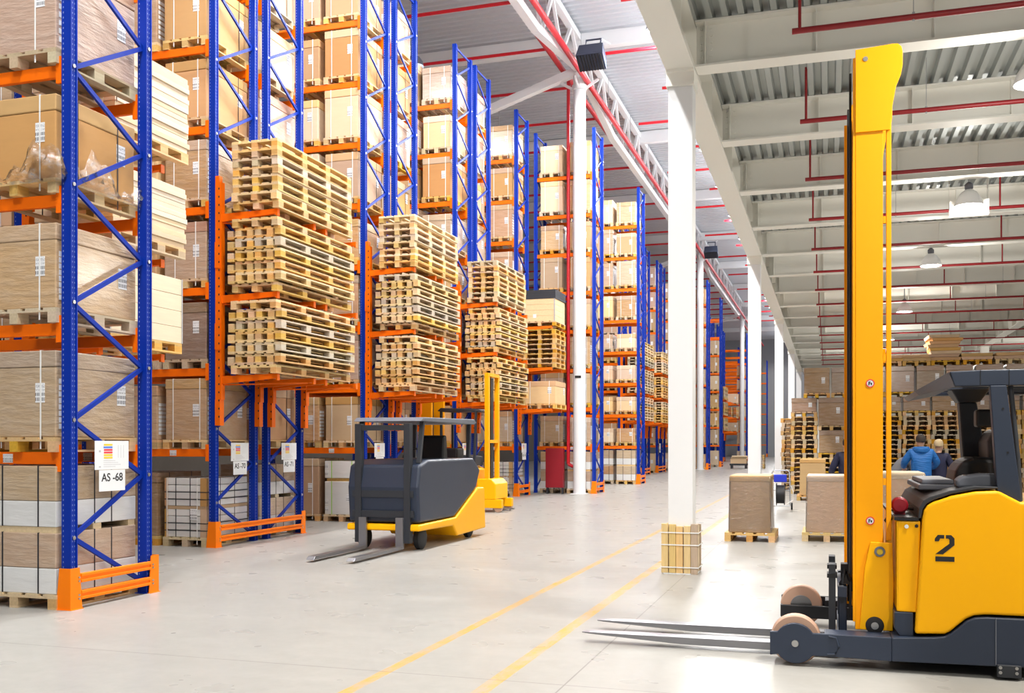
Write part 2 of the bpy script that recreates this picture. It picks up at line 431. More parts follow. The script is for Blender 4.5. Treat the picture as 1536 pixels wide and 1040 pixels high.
def high_bay(x, y, z, label, top, near):
    t = thing('high_bay_lamp', label, 'lamp', (x, y, z), 0, 'high bay lamps under the low ceiling')
    MB().lathe([(0.235, 0), (0.24, 0.015), (0.2, 0.13), (0.13, 0.24), (0.06, 0.29), (0.0, 0.29)], n=28, caps=False).build('reflector', 'white', t, smooth=True)
    MB().lathe([(0.22, 0.012), (0.0, 0.004)], n=28).build('lens', 'lamp', t)
    MB().lathe([(0.05, 0.29), (0.07, 0.31), (0.07, 0.38), (0.03, 0.42), (0.0, 0.42)], n=16).build('socket', 'greyp', t, smooth=True)
    MB().tube([(0, 0, 0.42), (0, 0, top)], 0.016, 8).build('hanger', 'galv', t)
    if near:
        b = MB(); b.box(-0.30, 0.34, 0.12, 0.26, -0.12, 0.14); b.tube([(-0.3, 0.18, 0.1), (-0.3, 0.18, top)], 0.006, 6); b.tube([(0.33, 0.18, 0.1), (0.33, 0.18, top)], 0.016, 8)
        b.build('ballast_box', 'cream', t)
    l = D.lights.new('high_bay_light', 'AREA'); l.shape = 'DISK'; l.size = 0.42; l.energy = LOWLAMP * (1.8 if y < 8 else 0.7 if y < 15 else 1.0); l.color = (1.0, 0.95, 0.86)
    o = D.objects.new('high_bay_light', l); C.objects.link(o); o.location = (x, y, z - 0.02)
    l = D.lights.new('low_ceiling_fill', 'POINT'); l.shadow_soft_size = 0.15; l.energy = 160 if y > 15 else 110; l.color = (1.0, 0.96, 0.9)  # extra point light added under the lamp to brighten the low ceiling
    o = D.objects.new('low_ceiling_fill', l); C.objects.link(o); o.location = (x, y, z - 0.35)
LOWLAMP = 190
for j, (x, y) in enumerate([(2.3, 0.4), (2.3, 6.6), (2.3, 12.9), (2.36, 19.2), (2.3, 25.4), (2.3, 34), (2.3, 43), (2.3, 52), (10, 6.6), (10, 20), (9.0, 48), (10, 58)]):
    near = j == 3
    high_bay(x, y, 5.80, ['white high bay lamp behind the camera', 'white high bay lamp above the reach truck', 'white high bay lamp over the yellow mast', 'lit white high bay lamp with a ballast box, largest under the low ceiling',
        'lit high bay lamp beyond the one with the ballast box', 'third lit lamp in line, behind the yellow mast tubes', 'fourth lamp in line under the low ceiling', 'fifth lamp in line under the low ceiling',
        'lamp by the right wall over the truck', 'lamp by the right wall past the truck', 'small lit lamp right of the brownish column above the stacks', 'last lamp near the end wall'][j], ZD - 5.80 - 0.05, near)

# round columns of the hall with trusses along them
RX = -7.56; RY = [0.0, 30.85, 62.05, 93.25]
for i, y in enumerate(RY):
    if i == 0: continue
    t = thing('column', ['', 'thick white round column between the racks, with a black mark at head height', 'second white round column, seen just past the square one', 'third white round column deep in the hall'][i], 'column', (RX, y, 0))
    MB().lathe([(0.20, 0), (0.20, 13.4)], n=32).build('shaft', 'white', t, smooth=True)
    c = MB(); c.lathe([(0.24, 12.85), (0.24, 13.0)], n=32)
    for dx, dy in ((1, 0), (-1, 0), (0, 1), (0, -1)): c.bar((0.2 * dx, 0.2 * dy, 12.9), (0.62 * dx, 0.62 * dy, 13.15), 0.05, 0.08)
    c.build('bracket', 'white', t, smooth=True)
    MB().box(-0.25, 0.25, -0.25, 0.25, 0, 0.02).build('base_plate', 'white', t)
    if i == 1:
        MB().box(-0.10, 0.10, -0.212, -0.196, 3.68, 3.76).build('mark', 'ink', t)
def truss(y0, y1):
    mb = MB(); zt, zb, ze = ZC - 0.25, 12.85, 13.55; n = 14
    mb.bar((RX, y0, zt), (RX, y1, zt), 0.2, 0.2); mb.bar((RX, y0, ze), (RX, y0 + 5, zb), 0.22, 0.22); mb.bar((RX, y1, ze), (RX, y1 - 5, zb), 0.22, 0.22)
    mb.bar((RX, y0 + 5, zb), (RX, y1 - 5, zb), 0.22, 0.22)
    st = (y1 - y0) / n
    def zb_at(y): return zb if y0 + 5 <= y <= y1 - 5 else ze + (zb - ze) * min(y - y0, y1 - y) / 5
    for k in range(n):
        ya, yb, ym = y0 + k * st, y0 + (k + 1) * st, y0 + (k + .5) * st
        mb.bar((RX, ya, zb_at(ya)), (RX, ym, zt), 0.09, 0.09); mb.bar((RX, ym, zt), (RX, yb, zb_at(yb)), 0.09, 0.09)
    return struct(mb.build('beam_truss', 'white'))
for a, b in zip(RY, RY[1:]): truss(a, b)
# roof rafters across the hall, and the sloping struts to the round columns
for k in range(-1, 12):
    y = 30.85 + k * 10.4 - 10.4
    if y > 123: break
    struct(MB().box(-26, -1.9, y - 0.14, y + 0.14, ZC - 0.56, ZC - 0.09).build('beam_rafter', 'white'))
for y in RY[1:]:
    struct(MB().bar((RX, y, 13.5), (RX - 4.6, y, 12.05), 0.24, 0.24).bar((RX - 4.6, y, 12.05), (RX - 14, y, 12.05), 0.24, 0.24).build('beam_strut', 'white'))
# hall sprinkler pipes
t = thing('sprinkler_pipe', 'thick red main pipe running along the truss by the round columns', 'pipe')
MB().tube([(-7.30, 2, 13.1), (-7.30, 120, 13.1)], 0.085, 12).build('main_pipe', 'red', t, smooth=True)
for y in range(6, 118, 4): MB().tube([(-7.30, y, 13.15), (-7.30, y, 14.3)], 0.008, 6).build('hanger', 'galv', t)
t = thing('sprinkler_pipe', 'second red main pipe left of the round columns, level with the truss chord', 'pipe')
MB().tube([(-8.15, 6, 13.62), (-8.15, 120, 13.62)], 0.085, 12).build('main_pipe', 'red', t, smooth=True)
for y in range(8, 118, 6): MB().tube([(-8.15, y, 13.6), (-8.15, y, 14.4)], 0.008, 6).build('hanger', 'galv', t)
for k in range(0, 24):
    y = 29.2 + (k - 3) * 3.4
    t = thing('sprinkler_pipe', 'red branch pipe across the hall roof, %s row from the near end' % ORD[min(k + 1, 20)] if k < 20 else 'red branch pipe across the hall roof, %s from the far wall' % ORD[24 - k], 'pipe', (0, y, 13.62), 0, 'red branch pipes across the hall roof')
    MB().tube([(-25, 0, 0), (-7.9, 0, 0)], 0.05, 8).build('main_pipe', 'red', t, smooth=True)
    MB().tube([(-6.6 if k % 2 else -5.2, 0, -0.35), (-2.0, 0, -0.35)], 0.05, 8).tube([(-4.3, 0, -0.35), (-4.3, 0, 0.75), (-5.2, 0.35, 0.95)], 0.035, 8).build('branch_pipe', 'red', t, smooth=True)
t = thing('sprinkler_pipe', 'vertical red riser pipe beside the thick white round column', 'pipe', (-7.98, 31.06, 0))
MB().tube([(0, 0, 0.95), (0, 0, 13.6)], 0.055, 12).build('riser_pipe', 'red', t, smooth=True)
MB().tube([(0, 0, 0.95), (0.12, 0.02, 0.88), (0.16, 0.1, 0.88)], 0.055, 12).build('elbow', 'red', t, smooth=True)
t = thing('sprinkler_pipe', 'vertical red riser pipe beside the second round column', 'pipe', (-7.98, 62.27, 0))
MB().tube([(0, 0, 0.95), (0, 0, 13.6)], 0.055, 12).build('riser_pipe', 'red', t, smooth=True)

# unit heaters hung by the truss
for i, y in enumerate((28.4, 59.6)):
    t = thing('unit_heater', ['dark blue-grey unit heater with a louvred face, hung before the thick round column', 'small dark unit heater hung before the second round column'][i], 'heater', (-6.62, y, 12.72)); t.rotation_euler.x = -0.5
    b = MB(); b.taper((-0.40, 0.40, -0.30, 0.30), (-0.36, 0.36, -0.28, 0.28), 0.10, 0.5); b.build('housing', 'heater', t, bevel=0.02)
    g = MB(); g.box(-0.40, 0.40, -0.30, 0.30, 0.04, 0.10); g.build('grille_frame', 'heater', t)
    for q in range(9): MB().box(-0.36 + q * 0.085, -0.33 + q * 0.085, -0.28, 0.28, -0.0, 0.045).build('louvre', 'black', t)
    h = MB(); h.tube([(-0.25, 0, 0.5), (-0.25, 0, 1.0), (0.2, 0, 1.0), (0.2, 0, 0.5)], 0.03, 8); h.build('hanger_frame', 'heater', t)
    MB().tube([(0.2, 0, 1.0), (0.2, 0.95, 1.9)], 0.02, 6).build('hanger_rod', 'white', t)

# hall lamps: bell lamps in a line over the main aisle, plus unseen ones added over the rack aisles for light
HALL = 420
def hall_lamp(x, y, z, label, e, up=0):
    t = thing('high_bay_lamp', label, 'lamp', (x, y, z), 0, 'bell lamps high in the rack hall')
    MB().lathe([(0.27, 0.0), (0.24, 0.14), (0.15, 0.27), (0.0, 0.3)], n=20, caps=False).build('reflector', 'greyp', t, smooth=True)
    MB().lathe([(0.20, -0.04), (0.12, -0.1), (0.0, -0.12)], n=20).build('lens', 'lamp', t, smooth=True)
    MB().tube([(0, 0, 0.3), (0, 0, ZC - z - 0.06)], 0.015, 6).build('hanger', 'galv', t)
    l = D.lights.new('hall_light', 'SPOT'); l.spot_size = math.radians(165); l.spot_blend = 0.25; l.shadow_soft_size = 0.3; l.energy = e; l.color = (1.0, 0.985, 0.965)
    o = D.objects.new('hall_light', l); C.objects.link(o); o.location = (x, y, z - 0.2)
    if up:
        l = D.lights.new('hall_ceiling_fill', 'POINT'); l.shadow_soft_size = 0.3; l.energy = up; l.color = (0.93, 0.96, 1.0)  # weak point light added below the lamp to lift the hall ceiling
        o = D.objects.new('hall_ceiling_fill', l); C.objects.link(o); o.location = (x, y, z - 0.45)
for k in range(0, 21):
    y = -2 + k * 6.1
    hall_lamp(-4.75, y, 13.5, ('bell lamp over the main aisle, %s of the line from the near end' % ORD[k + 1] if k < 20 else 'bell lamp over the main aisle, last of the line by the far wall'), 2750 if k < 8 else 1100, 190 if k < 10 else 110)
for k, y in enumerate((4.5, 11.8, 17.1, 22.3, 27.5, 35.5, 42.3, 47.4, 57.6)):
    hall_lamp(-11.8, y, 12.9, 'unseen bell lamp added for light over the %s aisle between the racks' % ORD[k + 1], 480)
# ------------------------------------------------------------------ pallets
PC = {}
def pallet_meshes(w, l, h, ny, wk='wood', nx=3):
    key = (w, l, h, ny, wk)
    if key in PC: return PC[key]
    tb = 0.022; bb = 0.02
    dk = MB(); n = 5 if w > 0.7 else 4
    bw = w / (n * 1.32)
    for i in range(n):
        x = -w / 2 + bw / 2 + i * (w - bw) / (n - 1); dk.box(x - bw / 2, x + bw / 2, -l / 2, l / 2, h - tb, h)
    ys = [-l / 2 + 0.0725 + i * (l - 0.145) / (ny - 1) for i in range(ny)]
    for y in ys: dk.box(-w / 2, w / 2, y - 0.0725, y + 0.0725, h - tb - 0.018, h - tb - 0.0003)
    rn = MB(); rn.box(-0.05, 0.05, -l / 2, l / 2, 0, bb, 0)
    for y in ys: rn.box(-0.05, 0.05, y - 0.0725, y + 0.0725, bb + 0.0003, h - tb - 0.0183, 1)
    deck = dk.mesh('pallet_deck', wk); run = rn.mesh('pallet_runner', [wk, 'woodend' if wk == 'wood' else wk])
    xs = [-w / 2 + 0.05 + i * (w - 0.1) / (nx - 1) for i in range(nx)]
    one = MB()
    for src, dx in [(dk, 0)] + [(rn, x) for x in xs]:
        one.add([(a + dx, b, c) for a, b, c in src.v], src.f)
        one.m[-len(src.m):] = src.m
    PC[key] = (deck, run, xs, one.mesh('pallet_whole', [wk, 'woodend' if wk == 'wood' else wk]))
    return PC[key]

def pallet_part(parent, w, l, h, ny=3, z=0.0, wk='wood', name='pallet', near=True):
    dk, rn, xs, one = pallet_meshes(w, l, h, ny, wk)
    if not near: return inst(name, one, parent, (0, 0, z))
    o = inst(name, dk, parent, (0, 0, z))
    for x in xs: inst('runner', rn, o, (x, 0, 0))
    return o

def pallet_thing(name, label, group, loc, w, l, h, ny, near=True, flip=False, rotz=0.0, wk='wood'):
    dk, rn, xs, one = pallet_meshes(w, l, h, ny, wk)
    if near:
        t = thing(name, label, 'pallet', loc, rotz, group)
        inst('deck', dk, t)
        for x in xs: inst('runner', rn, t, (x, 0, 0))
    else:
        t = tag(inst(name, one, None, loc), label, 'pallet', group); t.rotation_euler.z = rotz
    if flip:
        t.rotation_euler = (0, PI, rotz); t.location = (loc[0], loc[1], loc[2] + h)
    return t

# ------------------------------------------------------------------ loads on pallets
WK = ['wood', 'wood', 'wood', 'ywood', 'woodold']
CN = {'wrapped': ('wrapped tan carton', 'cardwrap'), 'carton': ('strapped tan carton', 'card'), 'pink': ('wrapped pinkish carton', 'cardpink'),
      'brown': ('dark brown wrapped carton', 'cardbrown'), 'light': ('pale tan carton', 'cardlight')}
def strap_loop_x(mb, x, y0, y1, z0, z1, w=0.016, t=0.003, mi=0):
    """strap running over the front, the top and the back at x"""
    mb.box(x - w / 2, x + w / 2, y0 - t, y0, z0, z1, mi); mb.box(x - w / 2, x + w / 2, y0 - t, y1 + t, z1, z1 + t, mi); mb.box(x - w / 2, x + w / 2, y1, y1 + t, z0, z1, mi)
def strap_loop_y(mb, y, x0, x1, z0, z1, w=0.016, t=0.003, mi=0):
    mb.box(x1, x1 + t, y - w / 2, y + w / 2, z0, z1, mi); mb.box(x0 - t, x1 + t, y - w / 2, y + w / 2, z1, z1 + t, mi); mb.box(x0 - t, x0, y - w / 2, y + w / 2, z0, z1, mi)
def strap_ring(mb, x0, x1, y0, y1, z, w=0.016, t=0.003, mi=0):
    mb.box(x0 - t, x1 + t, y0 - t, y0, z - w / 2, z + w / 2, mi); mb.box(x0 - t, x1 + t, y1, y1 + t, z - w / 2, z + w / 2, mi)
    mb.box(x1, x1 + t, y0, y1, z - w / 2, z + w / 2, mi); mb.box(x0 - t, x0, y0, y1, z - w / 2, z + w / 2, mi)

def load(loc, w, l, h, kind, where, group, near=True, lab=None, wk=None):
    """a strapped or wrapped load and its pallet: one thing. w along x, l along y, h = height of the goods"""
    ph = 0.144; wk = wk or random.choice(WK)
    x0, x1, y0, y1 = -w / 2, w / 2, -l / 2, l / 2
    if kind in CN:
        adj, mk = CN[kind]
        label = lab or '%s, %s' % (adj, where)
        if not near:
            mb = MB(); pw = pallet_meshes(w, l, ph, 3, wk)[3]
            mb.box(x0 + 0.02, x1 - 0.02, y0 + 0.02, y1 - 0.02, ph, ph + h, 2)
            if kind == 'carton': strap_loop_x(mb, w * 0.2, y0 + 0.02, y1 - 0.02, ph, ph + h, 0.025, 0.004, 3)
            mb.box(x1 - 0.25, x1 - 0.12, y0 + 0.015, y0 + 0.019, ph + h * 0.4, ph + h * 0.4 + 0.2, 3)
            for p in pw.polygons: pass
            vs = [tuple(v.co) for v in pw.vertices]; mb.add(vs, [tuple(p.vertices) for p in pw.polygons]); mb.m[-len(pw.polygons):] = [p.material_index for p in pw.polygons]
            return tag(mb.build('palletised_carton', [wk, 'woodend', mk, 'paper'], None, loc), label, 'carton', group)
        t = thing('palletised_carton', label, 'carton', loc, 0, group)
        pallet_part(t, w, l, ph, 3, 0, wk)
        ins = 0.015 + random.random() * 0.02
        cx0, cx1, cy0, cy1, z0, z1 = x0 + ins, x1 - ins, y0 + ins, y1 - ins, ph + 0.001, ph + h
        MB().box(cx0, cx1, cy0, cy1, z0, z1 - 0.16).build('carton', mk, t, bevel=0.012)
        lid = MB().box(cx0 - 0.006, cx1 + 0.006, cy0 - 0.006, cy1 + 0.006, z1 - 0.16, z1).build('lid', mk, t, bevel=0.012)
        zs = 0.03
        if kind in ('wrapped', 'carton', 'pink', 'light'):
            for fx in ((-0.22, 0.24) if kind != 'pink' else (-0.18, 0.2)):
                sb = MB(); strap_loop_x(sb, fx * w / 0.8 + random.uniform(-.02, .02), cy0 - 0.006, cy1 + 0.006, zs, z1, 0.016); sb.build('strap', 'strap', t)
        if kind in ('carton', 'brown'):
            for fy in (-0.28, 0.3):
                sb = MB(); strap_loop_y(sb, fy * l / 1.2, cx0 - 0.006, cx1 + 0.006, zs, z1, 0.014); sb.build('strap', 'bstrap', t)
        lx = cx1 - 0.24; lz = z0 + h * random.uniform(0.34, 0.5)
        MB().box(lx, lx + 0.11, cy0 - 0.0045, cy0 - 0.0002, lz, lz + 0.19).build('address_label', 'label', t)
        ly = cy1 - 0.28
        MB().box(cx1 + 0.0002, cx1 + 0.0045, ly, ly + 0.13, lz, lz + 0.21).build('address_label', 'label', t)
        if kind in ('wrapped', 'pink'):
            for q in range(8):
                MB().box(cx1 + 0.0002, cx1 + 0.004, cy0 + 0.04, cy0 + 0.22, z0 + 0.08 + q * (h - 0.34) / 8, z0 + 0.13 + q * (h - 0.34) / 8).build('side_sticker', 'paper', t)
        return t
    if kind == 'double':
        label = lab or 'tan white carton tiers, %s' % where
        t = thing('palletised_carton', label, 'carton', loc, 0, group)
        pallet_part(t, w, l, ph, 3, 0, wk, near=near)
        th = (h - 0.06) / 2
        for k in range(2):
            zb = ph + 0.001 + k * (th + 0.06)
            c = MB().box(x0 + .02, x1 - .02, y0 + .02, y1 - .02, zb, zb + th * 0.42).build('lower_tray', 'whitecard', t, bevel=0.008)
            MB().box(x0 + .02, x1 - .02, y0 + .02, y1 - .02, zb + th * 0.42 + 0.001, zb + th).build('carton', 'cardwrap', t, bevel=0.012)
            if k == 0: MB().box(x0 + .03, x1 - .03, y0 + .03, y0 + .13, zb + th, zb + th + .059).box(x0 + .03, x1 - .03, y1 - .13, y1 - .03, zb + th, zb + th + .059).box(x0 + .03, x1 - .03, -.06, .06, zb + th, zb + th + .059).build('spacer', wk, t)
            for fx in (-0.12, 0.22):
                sb = MB(); strap_loop_x(sb, fx * w / .8, y0 + .02, y1 - .02, zb, zb + th, 0.016); sb.build('strap', 'bstrap', t)
            for fy in (-0.35, -0.05, 0.2):
                sb = MB(); strap_loop_y(sb, fy * l / 1.2, x0 + .02, x1 - .02, zb, zb + th, 0.014); sb.build('strap', 'bstrap', t)
        return t
    if kind == 'whitepack':
        label = lab or 'white strapped packs, %s' % where
        t = thing('palletised_carton', label, 'carton', loc, 0, group)
        pallet_part(t, w, l, ph, 3, 0, wk, near=near)
        th = (h - 0.05) / 2
        for k in range(2):
            zb = ph + 0.001 + k * (th + 0.05); n = 4
            for q in range(n):
                MB().box(x0 + .03, x1 - .03, y0 + .03, y1 - .03, zb + q * th / n + .003, zb + (q + 1) * th / n - .003).build('white_pack', 'whitecard', t, bevel=0.01)
            MB().box(x0 + .02, x0 + .07, y0 + .02, y0 + .07, zb, zb + th).build('corner_guard', 'card', t); MB().box(x1 - .13, x1 - .02, y0 + .02, y0 + .08, zb, zb + th).build('corner_guard', 'card', t)
            if k == 0: MB().box(x0 + .03, x1 - .03, y0 + .03, y1 - .03, zb + th, zb + th + .049).build('spacer', 'card', t)
            for fx in (-0.18, 0.08):
                sb = MB(); strap_loop_x(sb, fx, y0 + .03, y1 - .03, zb, zb + th, 0.014); sb.build('strap', 'bstrap', t)
            sb = MB(); strap_ring(sb, x0 + .02, x1 - .02, y0 + .02, y1 - .03, zb + th * 0.5, 0.014); strap_ring(sb, x0 + .02, x1 - .02, y0 + .02, y1 - .03, zb + th * 0.24, 0.014); sb.build('strap', 'bstrap', t)
            for fy in (-0.2, 0.2):
                sb = MB(); strap_loop_y(sb, fy, x0 + .03, x1 - .03, zb, zb + th, 0.014); sb.build('strap', 'bstrap', t)
        for fx in (-0.33, 0.22):
            sb = MB(); strap_loop_x(sb, fx, y0 + .012, y1 - .02, 0.03, ph + h + .004, 0.014); sb.build('strap', 'strap', t)
        MB().box(x1 - .3, x1 - .18, y0 + .002, y0 + .007, ph + h * .3, ph + h * .3 + .17).build('address_label', 'label', t)
        return t
    if kind == 'greenwhite':
        label = lab or 'white green-strapped cartons, %s' % where
        t = thing('palletised_carton', label, 'carton', loc, 0, group)
        pallet_part(t, w, l, ph, 3, 0, wk)
        for k, (a, b) in enumerate(((0, .62), (.68, 1))):
            MB().box(x0 + .02, x1 - .02, y0 + .02, y1 - .02, ph + h * a + .001, ph + h * b).build('carton', 'whitecard', t, bevel=0.012)
            for fx in (-0.22, 0.24):
                sb = MB(); strap_loop_x(sb, fx, y0 + .02, y1 - .02, ph + h * a + .001, ph + h * b, 0.02); sb.build('strap', 'gstrap', t)
            for q in range(2): MB().box(x0 + .03, x0 + .1, y0 + .014, y0 + .0195, ph + h * a + .06 + q * .15, ph + h * a + .16 + q * .15).build('address_label', 'label', t)
        MB().box(x0 + .06, x1 - .06, y0 + .05, y1 - .05, ph + h * .62, ph + h * .68).build('spacer', 'wood', t)
        MB().box(x1 - .28, x1 - .15, y0 + .014, y0 + .0195, ph + h * .25, ph + h * .25 + .14).build('address_label', 'label', t)
        return t

# ------------------------------------------------------------------ racks
LEV = [1.52 + 1.25 * k for k in range(8)]
TOP = 11.75
LN = ['floor level', 'first beam level', 'second beam level', 'third beam level', 'fourth beam level', 'fifth beam level', 'sixth beam level', 'seventh beam level', 'eighth beam level']

def post_mesh(height, near, face):
    mb = MB(); mb.box(-0.10, 0, 0, 0.09, 0, height)
    # raised lips on the outer face give the folded profile
    mb.box(0, 0.012, 0, 0.014, 0, height); mb.box(0, 0.012, 0.076, 0.09, 0, height)
    if near:
        z = 0.1
        while z < height - 0.05:
            for y in (0.028, 0.056): mb.add([(0.0008, y, z), (0.0008, y + 0.008, z), (0.0008, y + 0.008, z + 0.016), (0.0008, y, z + 0.016)], [(0, 1, 2, 3)], 1)
            mb.add([(-0.083, -0.0008, z), (-0.073, -0.0008, z), (-0.073, -0.0008, z + 0.018), (-0.083, -0.0008, z + 0.018)], [(0, 1, 2, 3)], 1)
            z += 0.05
    return mb.mesh('post', ['blue', 'hole'])
POSTN = post_mesh(TOP, True, 0); POSTF = post_mesh(TOP, False, 0)

def frame_mesh(mirror):
    mb = MB(); f, r = (0.08, 1.12); zf, zr = 0.69, 0.13
    if mirror: zf, zr = 0.13 + 0.0, 0.69
    za = sorted([(zf + 1.14 * k, f) for k in range(12)] + [(zr + 1.14 * k, r) for k in range(12)])
    za = [p for p in za if p[0] < TOP - 0.05]
    for (z1, y1), (z2, y2) in zip(za, za[1:]):
        mb.bar((-0.05, y1, z1), (-0.05, y2, z2), 0.03, 0.045)
        mb.lathe([(0.0, 0.014), (0.02, 0.014), (0.02, 0)], (0, 0.045 if y1 == f else 1.155, z1), 'x', 8, 1)
    mb.bar((-0.05, f, TOP - 0.06), (-0.05, r, TOP - 0.06), 0.03, 0.045)
    for y in (0.045, 1.155): mb.box(-0.13, 0.0, y - 0.07, y + 0.07, 0, 0.008)
    return mb.mesh('upright_frame', ['blue', 'steel'])
FR = {False: frame_mesh(False), True: frame_mesh(True)}

def rack(label, x, y0, mirror=False, near=True, arms=None, bay=2.8, second=True, group='blue and orange pallet racks', levels=None):
    t = thing('pallet_rack', label, 'rack', (x, y0, 0), 0, group)
    for k in range(2 if second else 1):
        fo = inst('upright_frame', FR[mirror], t, (-k * bay, 0, 0))
        for y in (0, 1.11): inst('post', POSTN if near else POSTF, fo, (0, y, 0))
    bx0, bx1 = -bay + 0.004, -0.104
    for k, z in enumerate(levels or LEV):
        for y in (0.02, 1.13):
            o = MB().box(bx0, bx1, y, y + 0.05, z - 0.12, z).build('beam', 'orange', t, bevel=0.006 if near else 0)
            if near:
                MB().box(bx1 - 0.055, bx1 + 0.001, y - 0.03, y - 0.002, z - 0.19, z + 0.07).build('connector', 'orange', o)
                if k == 0: MB().box(bx1 - 0.72, bx1 - 0.6, y - 0.004, y - 0.0006, z - 0.105, z - 0.02).build('location_label', 'label', o)
    if arms:
        for y in (0.045, 1.155):
            c = MB(); z = 1.88
            c.box(0.013, 0.10, y - 0.055, y + 0.055, 1.88, 2.28); c.box(0.016, 0.12, y - 0.05, y + 0.05, 2.28, 5.62)
            c.box(0.013, 0.105, y - 0.062, y + 0.062, 3.05, 3.45); c.box(0.013, 0.105, y - 0.062, y + 0.062, 4.3, 4.7); c.box(0.013, 0.08, y - 0.045, y + 0.045, 5.3, 5.72)
            if near:
                zz = 2.0
                while zz < 5.6:
                    c.add([(0.1, y - 0.0635, zz), (0.12 - 0.04, y - 0.0635, zz), (0.12 - 0.04, y - 0.0635, zz + 0.03), (0.1, y - 0.0635, zz + 0.03)], [(0, 1, 2, 3)], 1); zz += 0.125
            co = c.build('arm_column', ['orange', 'black'], t)
            for za in arms:
                a = MB(); a.prism([(0.12, za - 0.02), (1.08, za - 0.001), (1.08, za - 0.07), (0.12, za - 0.14)], 'y', y - 0.03, y + 0.03)
                a.box(1.06, 1.09, y - 0.035, y + 0.035, za - 0.10, za - 0.001)
                if y < 0.5: a.bar((0.12, y + 0.02, za - 0.15), (1.02, y + 1.0, za - 0.085), 0.022, 0.022)
                a.build('arm', 'orange', co)
    return t

def end_guard(label, x, y0, y1):
    t = thing('rack_end_guard', label, 'guard rail', (x, y0, 0), 0, 'orange guards at the rack ends')
    ln = y1 - y0
    for k, (ya, yb, s) in enumerate(((0, 0.15, 1), (ln - 0.15, ln, -1))):
        p = MB()
        # folded tapering post: a plate facing the aisle and a plate facing along the rack
        def plate(z, w): return w
        h = 0.40
        if s == 1:
            p.prism([(0.0, 0.0), (0.16, 0), (0.125, h), (0.0, h)], 'x', 0.002, 0.012)
            vs = [(0.0018, 0, 0), (-0.16, 0, 0), (-0.12, 0, h), (0.0018, 0, h), (0.0018, 0.01, 0), (-0.16, 0.01, 0), (-0.12, 0.01, h), (0.0018, 0.01, h)]
        else:
            p.prism([(ln, 0.0), (ln - 0.16, 0), (ln - 0.125, h), (ln, h)], 'x', 0.002, 0.012)
            vs = [(0.0018, ln, 0), (-0.16, ln, 0), (-0.12, ln, h), (0.0018, ln, h), (0.0018, ln - 0.01, 0), (-0.16, ln - 0.01, 0), (-0.12, ln - 0.01, h), (0.0018, ln - 0.01, h)]
        p.add(vs, [(0, 1, 2, 3), (7, 6, 5, 4), (0, 4, 5, 1), (1, 5, 6, 2), (2, 6, 7, 3), (3, 7, 4, 0)])
        p.box(-0.14, 0.03, ya - 0.01, yb + 0.01, 0, 0.006)
        po = p.build('post', 'guard', t)
        for z in (0.10, 0.135, 0.27, 0.305):
            yy = 0.115 if s == 1 else ln - 0.10
            MB().lathe([(0.011, 0.0), (0.011, 0.007), (0.0, 0.009)], (0.012, yy, z), 'x', 8).build('bolt', 'steel', po)
    for z in (0.085, 0.25):
        r = MB(); y0_, y1_ = 0.12, ln - 0.11
        r.box(-0.025, 0.0015, y0_, y1_, z, z + 0.09); r.box(-0.02, 0.016, y0_ + .03, y1_ - .02, z + 0.002, z + 0.03); r.box(-0.02, 0.016, y0_ + .03, y1_ - .02, z + 0.058, z + 0.088)
        r.build('rail', 'guard', t, bevel=0.004)
    return t

def sign(x, yc, num, zc, w=0.50, h=0.29, where=''):
    t = thing('info_sheet', 'white load table sheet with coloured bars on %s' % where, 'sign', (x, yc, zc))
    MB().box(0, 0.003, -w / 2, w / 2, -h / 2, h / 2).build('sheet', 'paper', t)
    b = MB()
    for k, (mi, yo) in enumerate(((0, 0), (1, -0.005), (2, 0), (2, 0), (0, 0), (0, 0))):
        b.box(0.003, 0.0042, -w * 0.24 + yo, 0.005, h * 0.33 - k * 0.026, h * 0.33 + 0.018 - k * 0.026, mi)
    b.build('load_bars', ['inky', 'inkb', 'inkr'], t)
    l = MB(); l.box(0.003, 0.004, -w * 0.38, -w * 0.33, 0.03, 0.05); l.box(0.003, 0.004, -w * 0.38, -w * 0.33, -h * .42, -h * .38)
    for q in range(4): l.box(0.003, 0.0036, -w * 0.25, w * (0.1 + 0.08 * (q % 3)), -h * 0.2 - q * 0.02, -h * 0.2 - q * 0.02 + 0.004)
    for q in range(3): l.box(0.003, 0.0036, w * (.18 + .08 * q), w * (.181 + .08 * q) + .002, -h * .1, h * .35)
    l.build('fine_print', 'inkgrey', t)
    wd = 0.385
    t2 = thing('number_sheet', 'white sheet printed AS -%d hanging on %s' % (num, where), 'sign', (x + 0.004, yc + 0.0, zc - h / 2 - 0.108))
    MB().box(0, 0.002, -wd / 2, wd / 2, -0.11, 0.104).build('sheet', 'paper', t2)
    o = inst('print', text_mesh('AS -%d' % num, 0.115, 'print', 'ink'), t2, (0.0026, 0, 0.025))
    return t

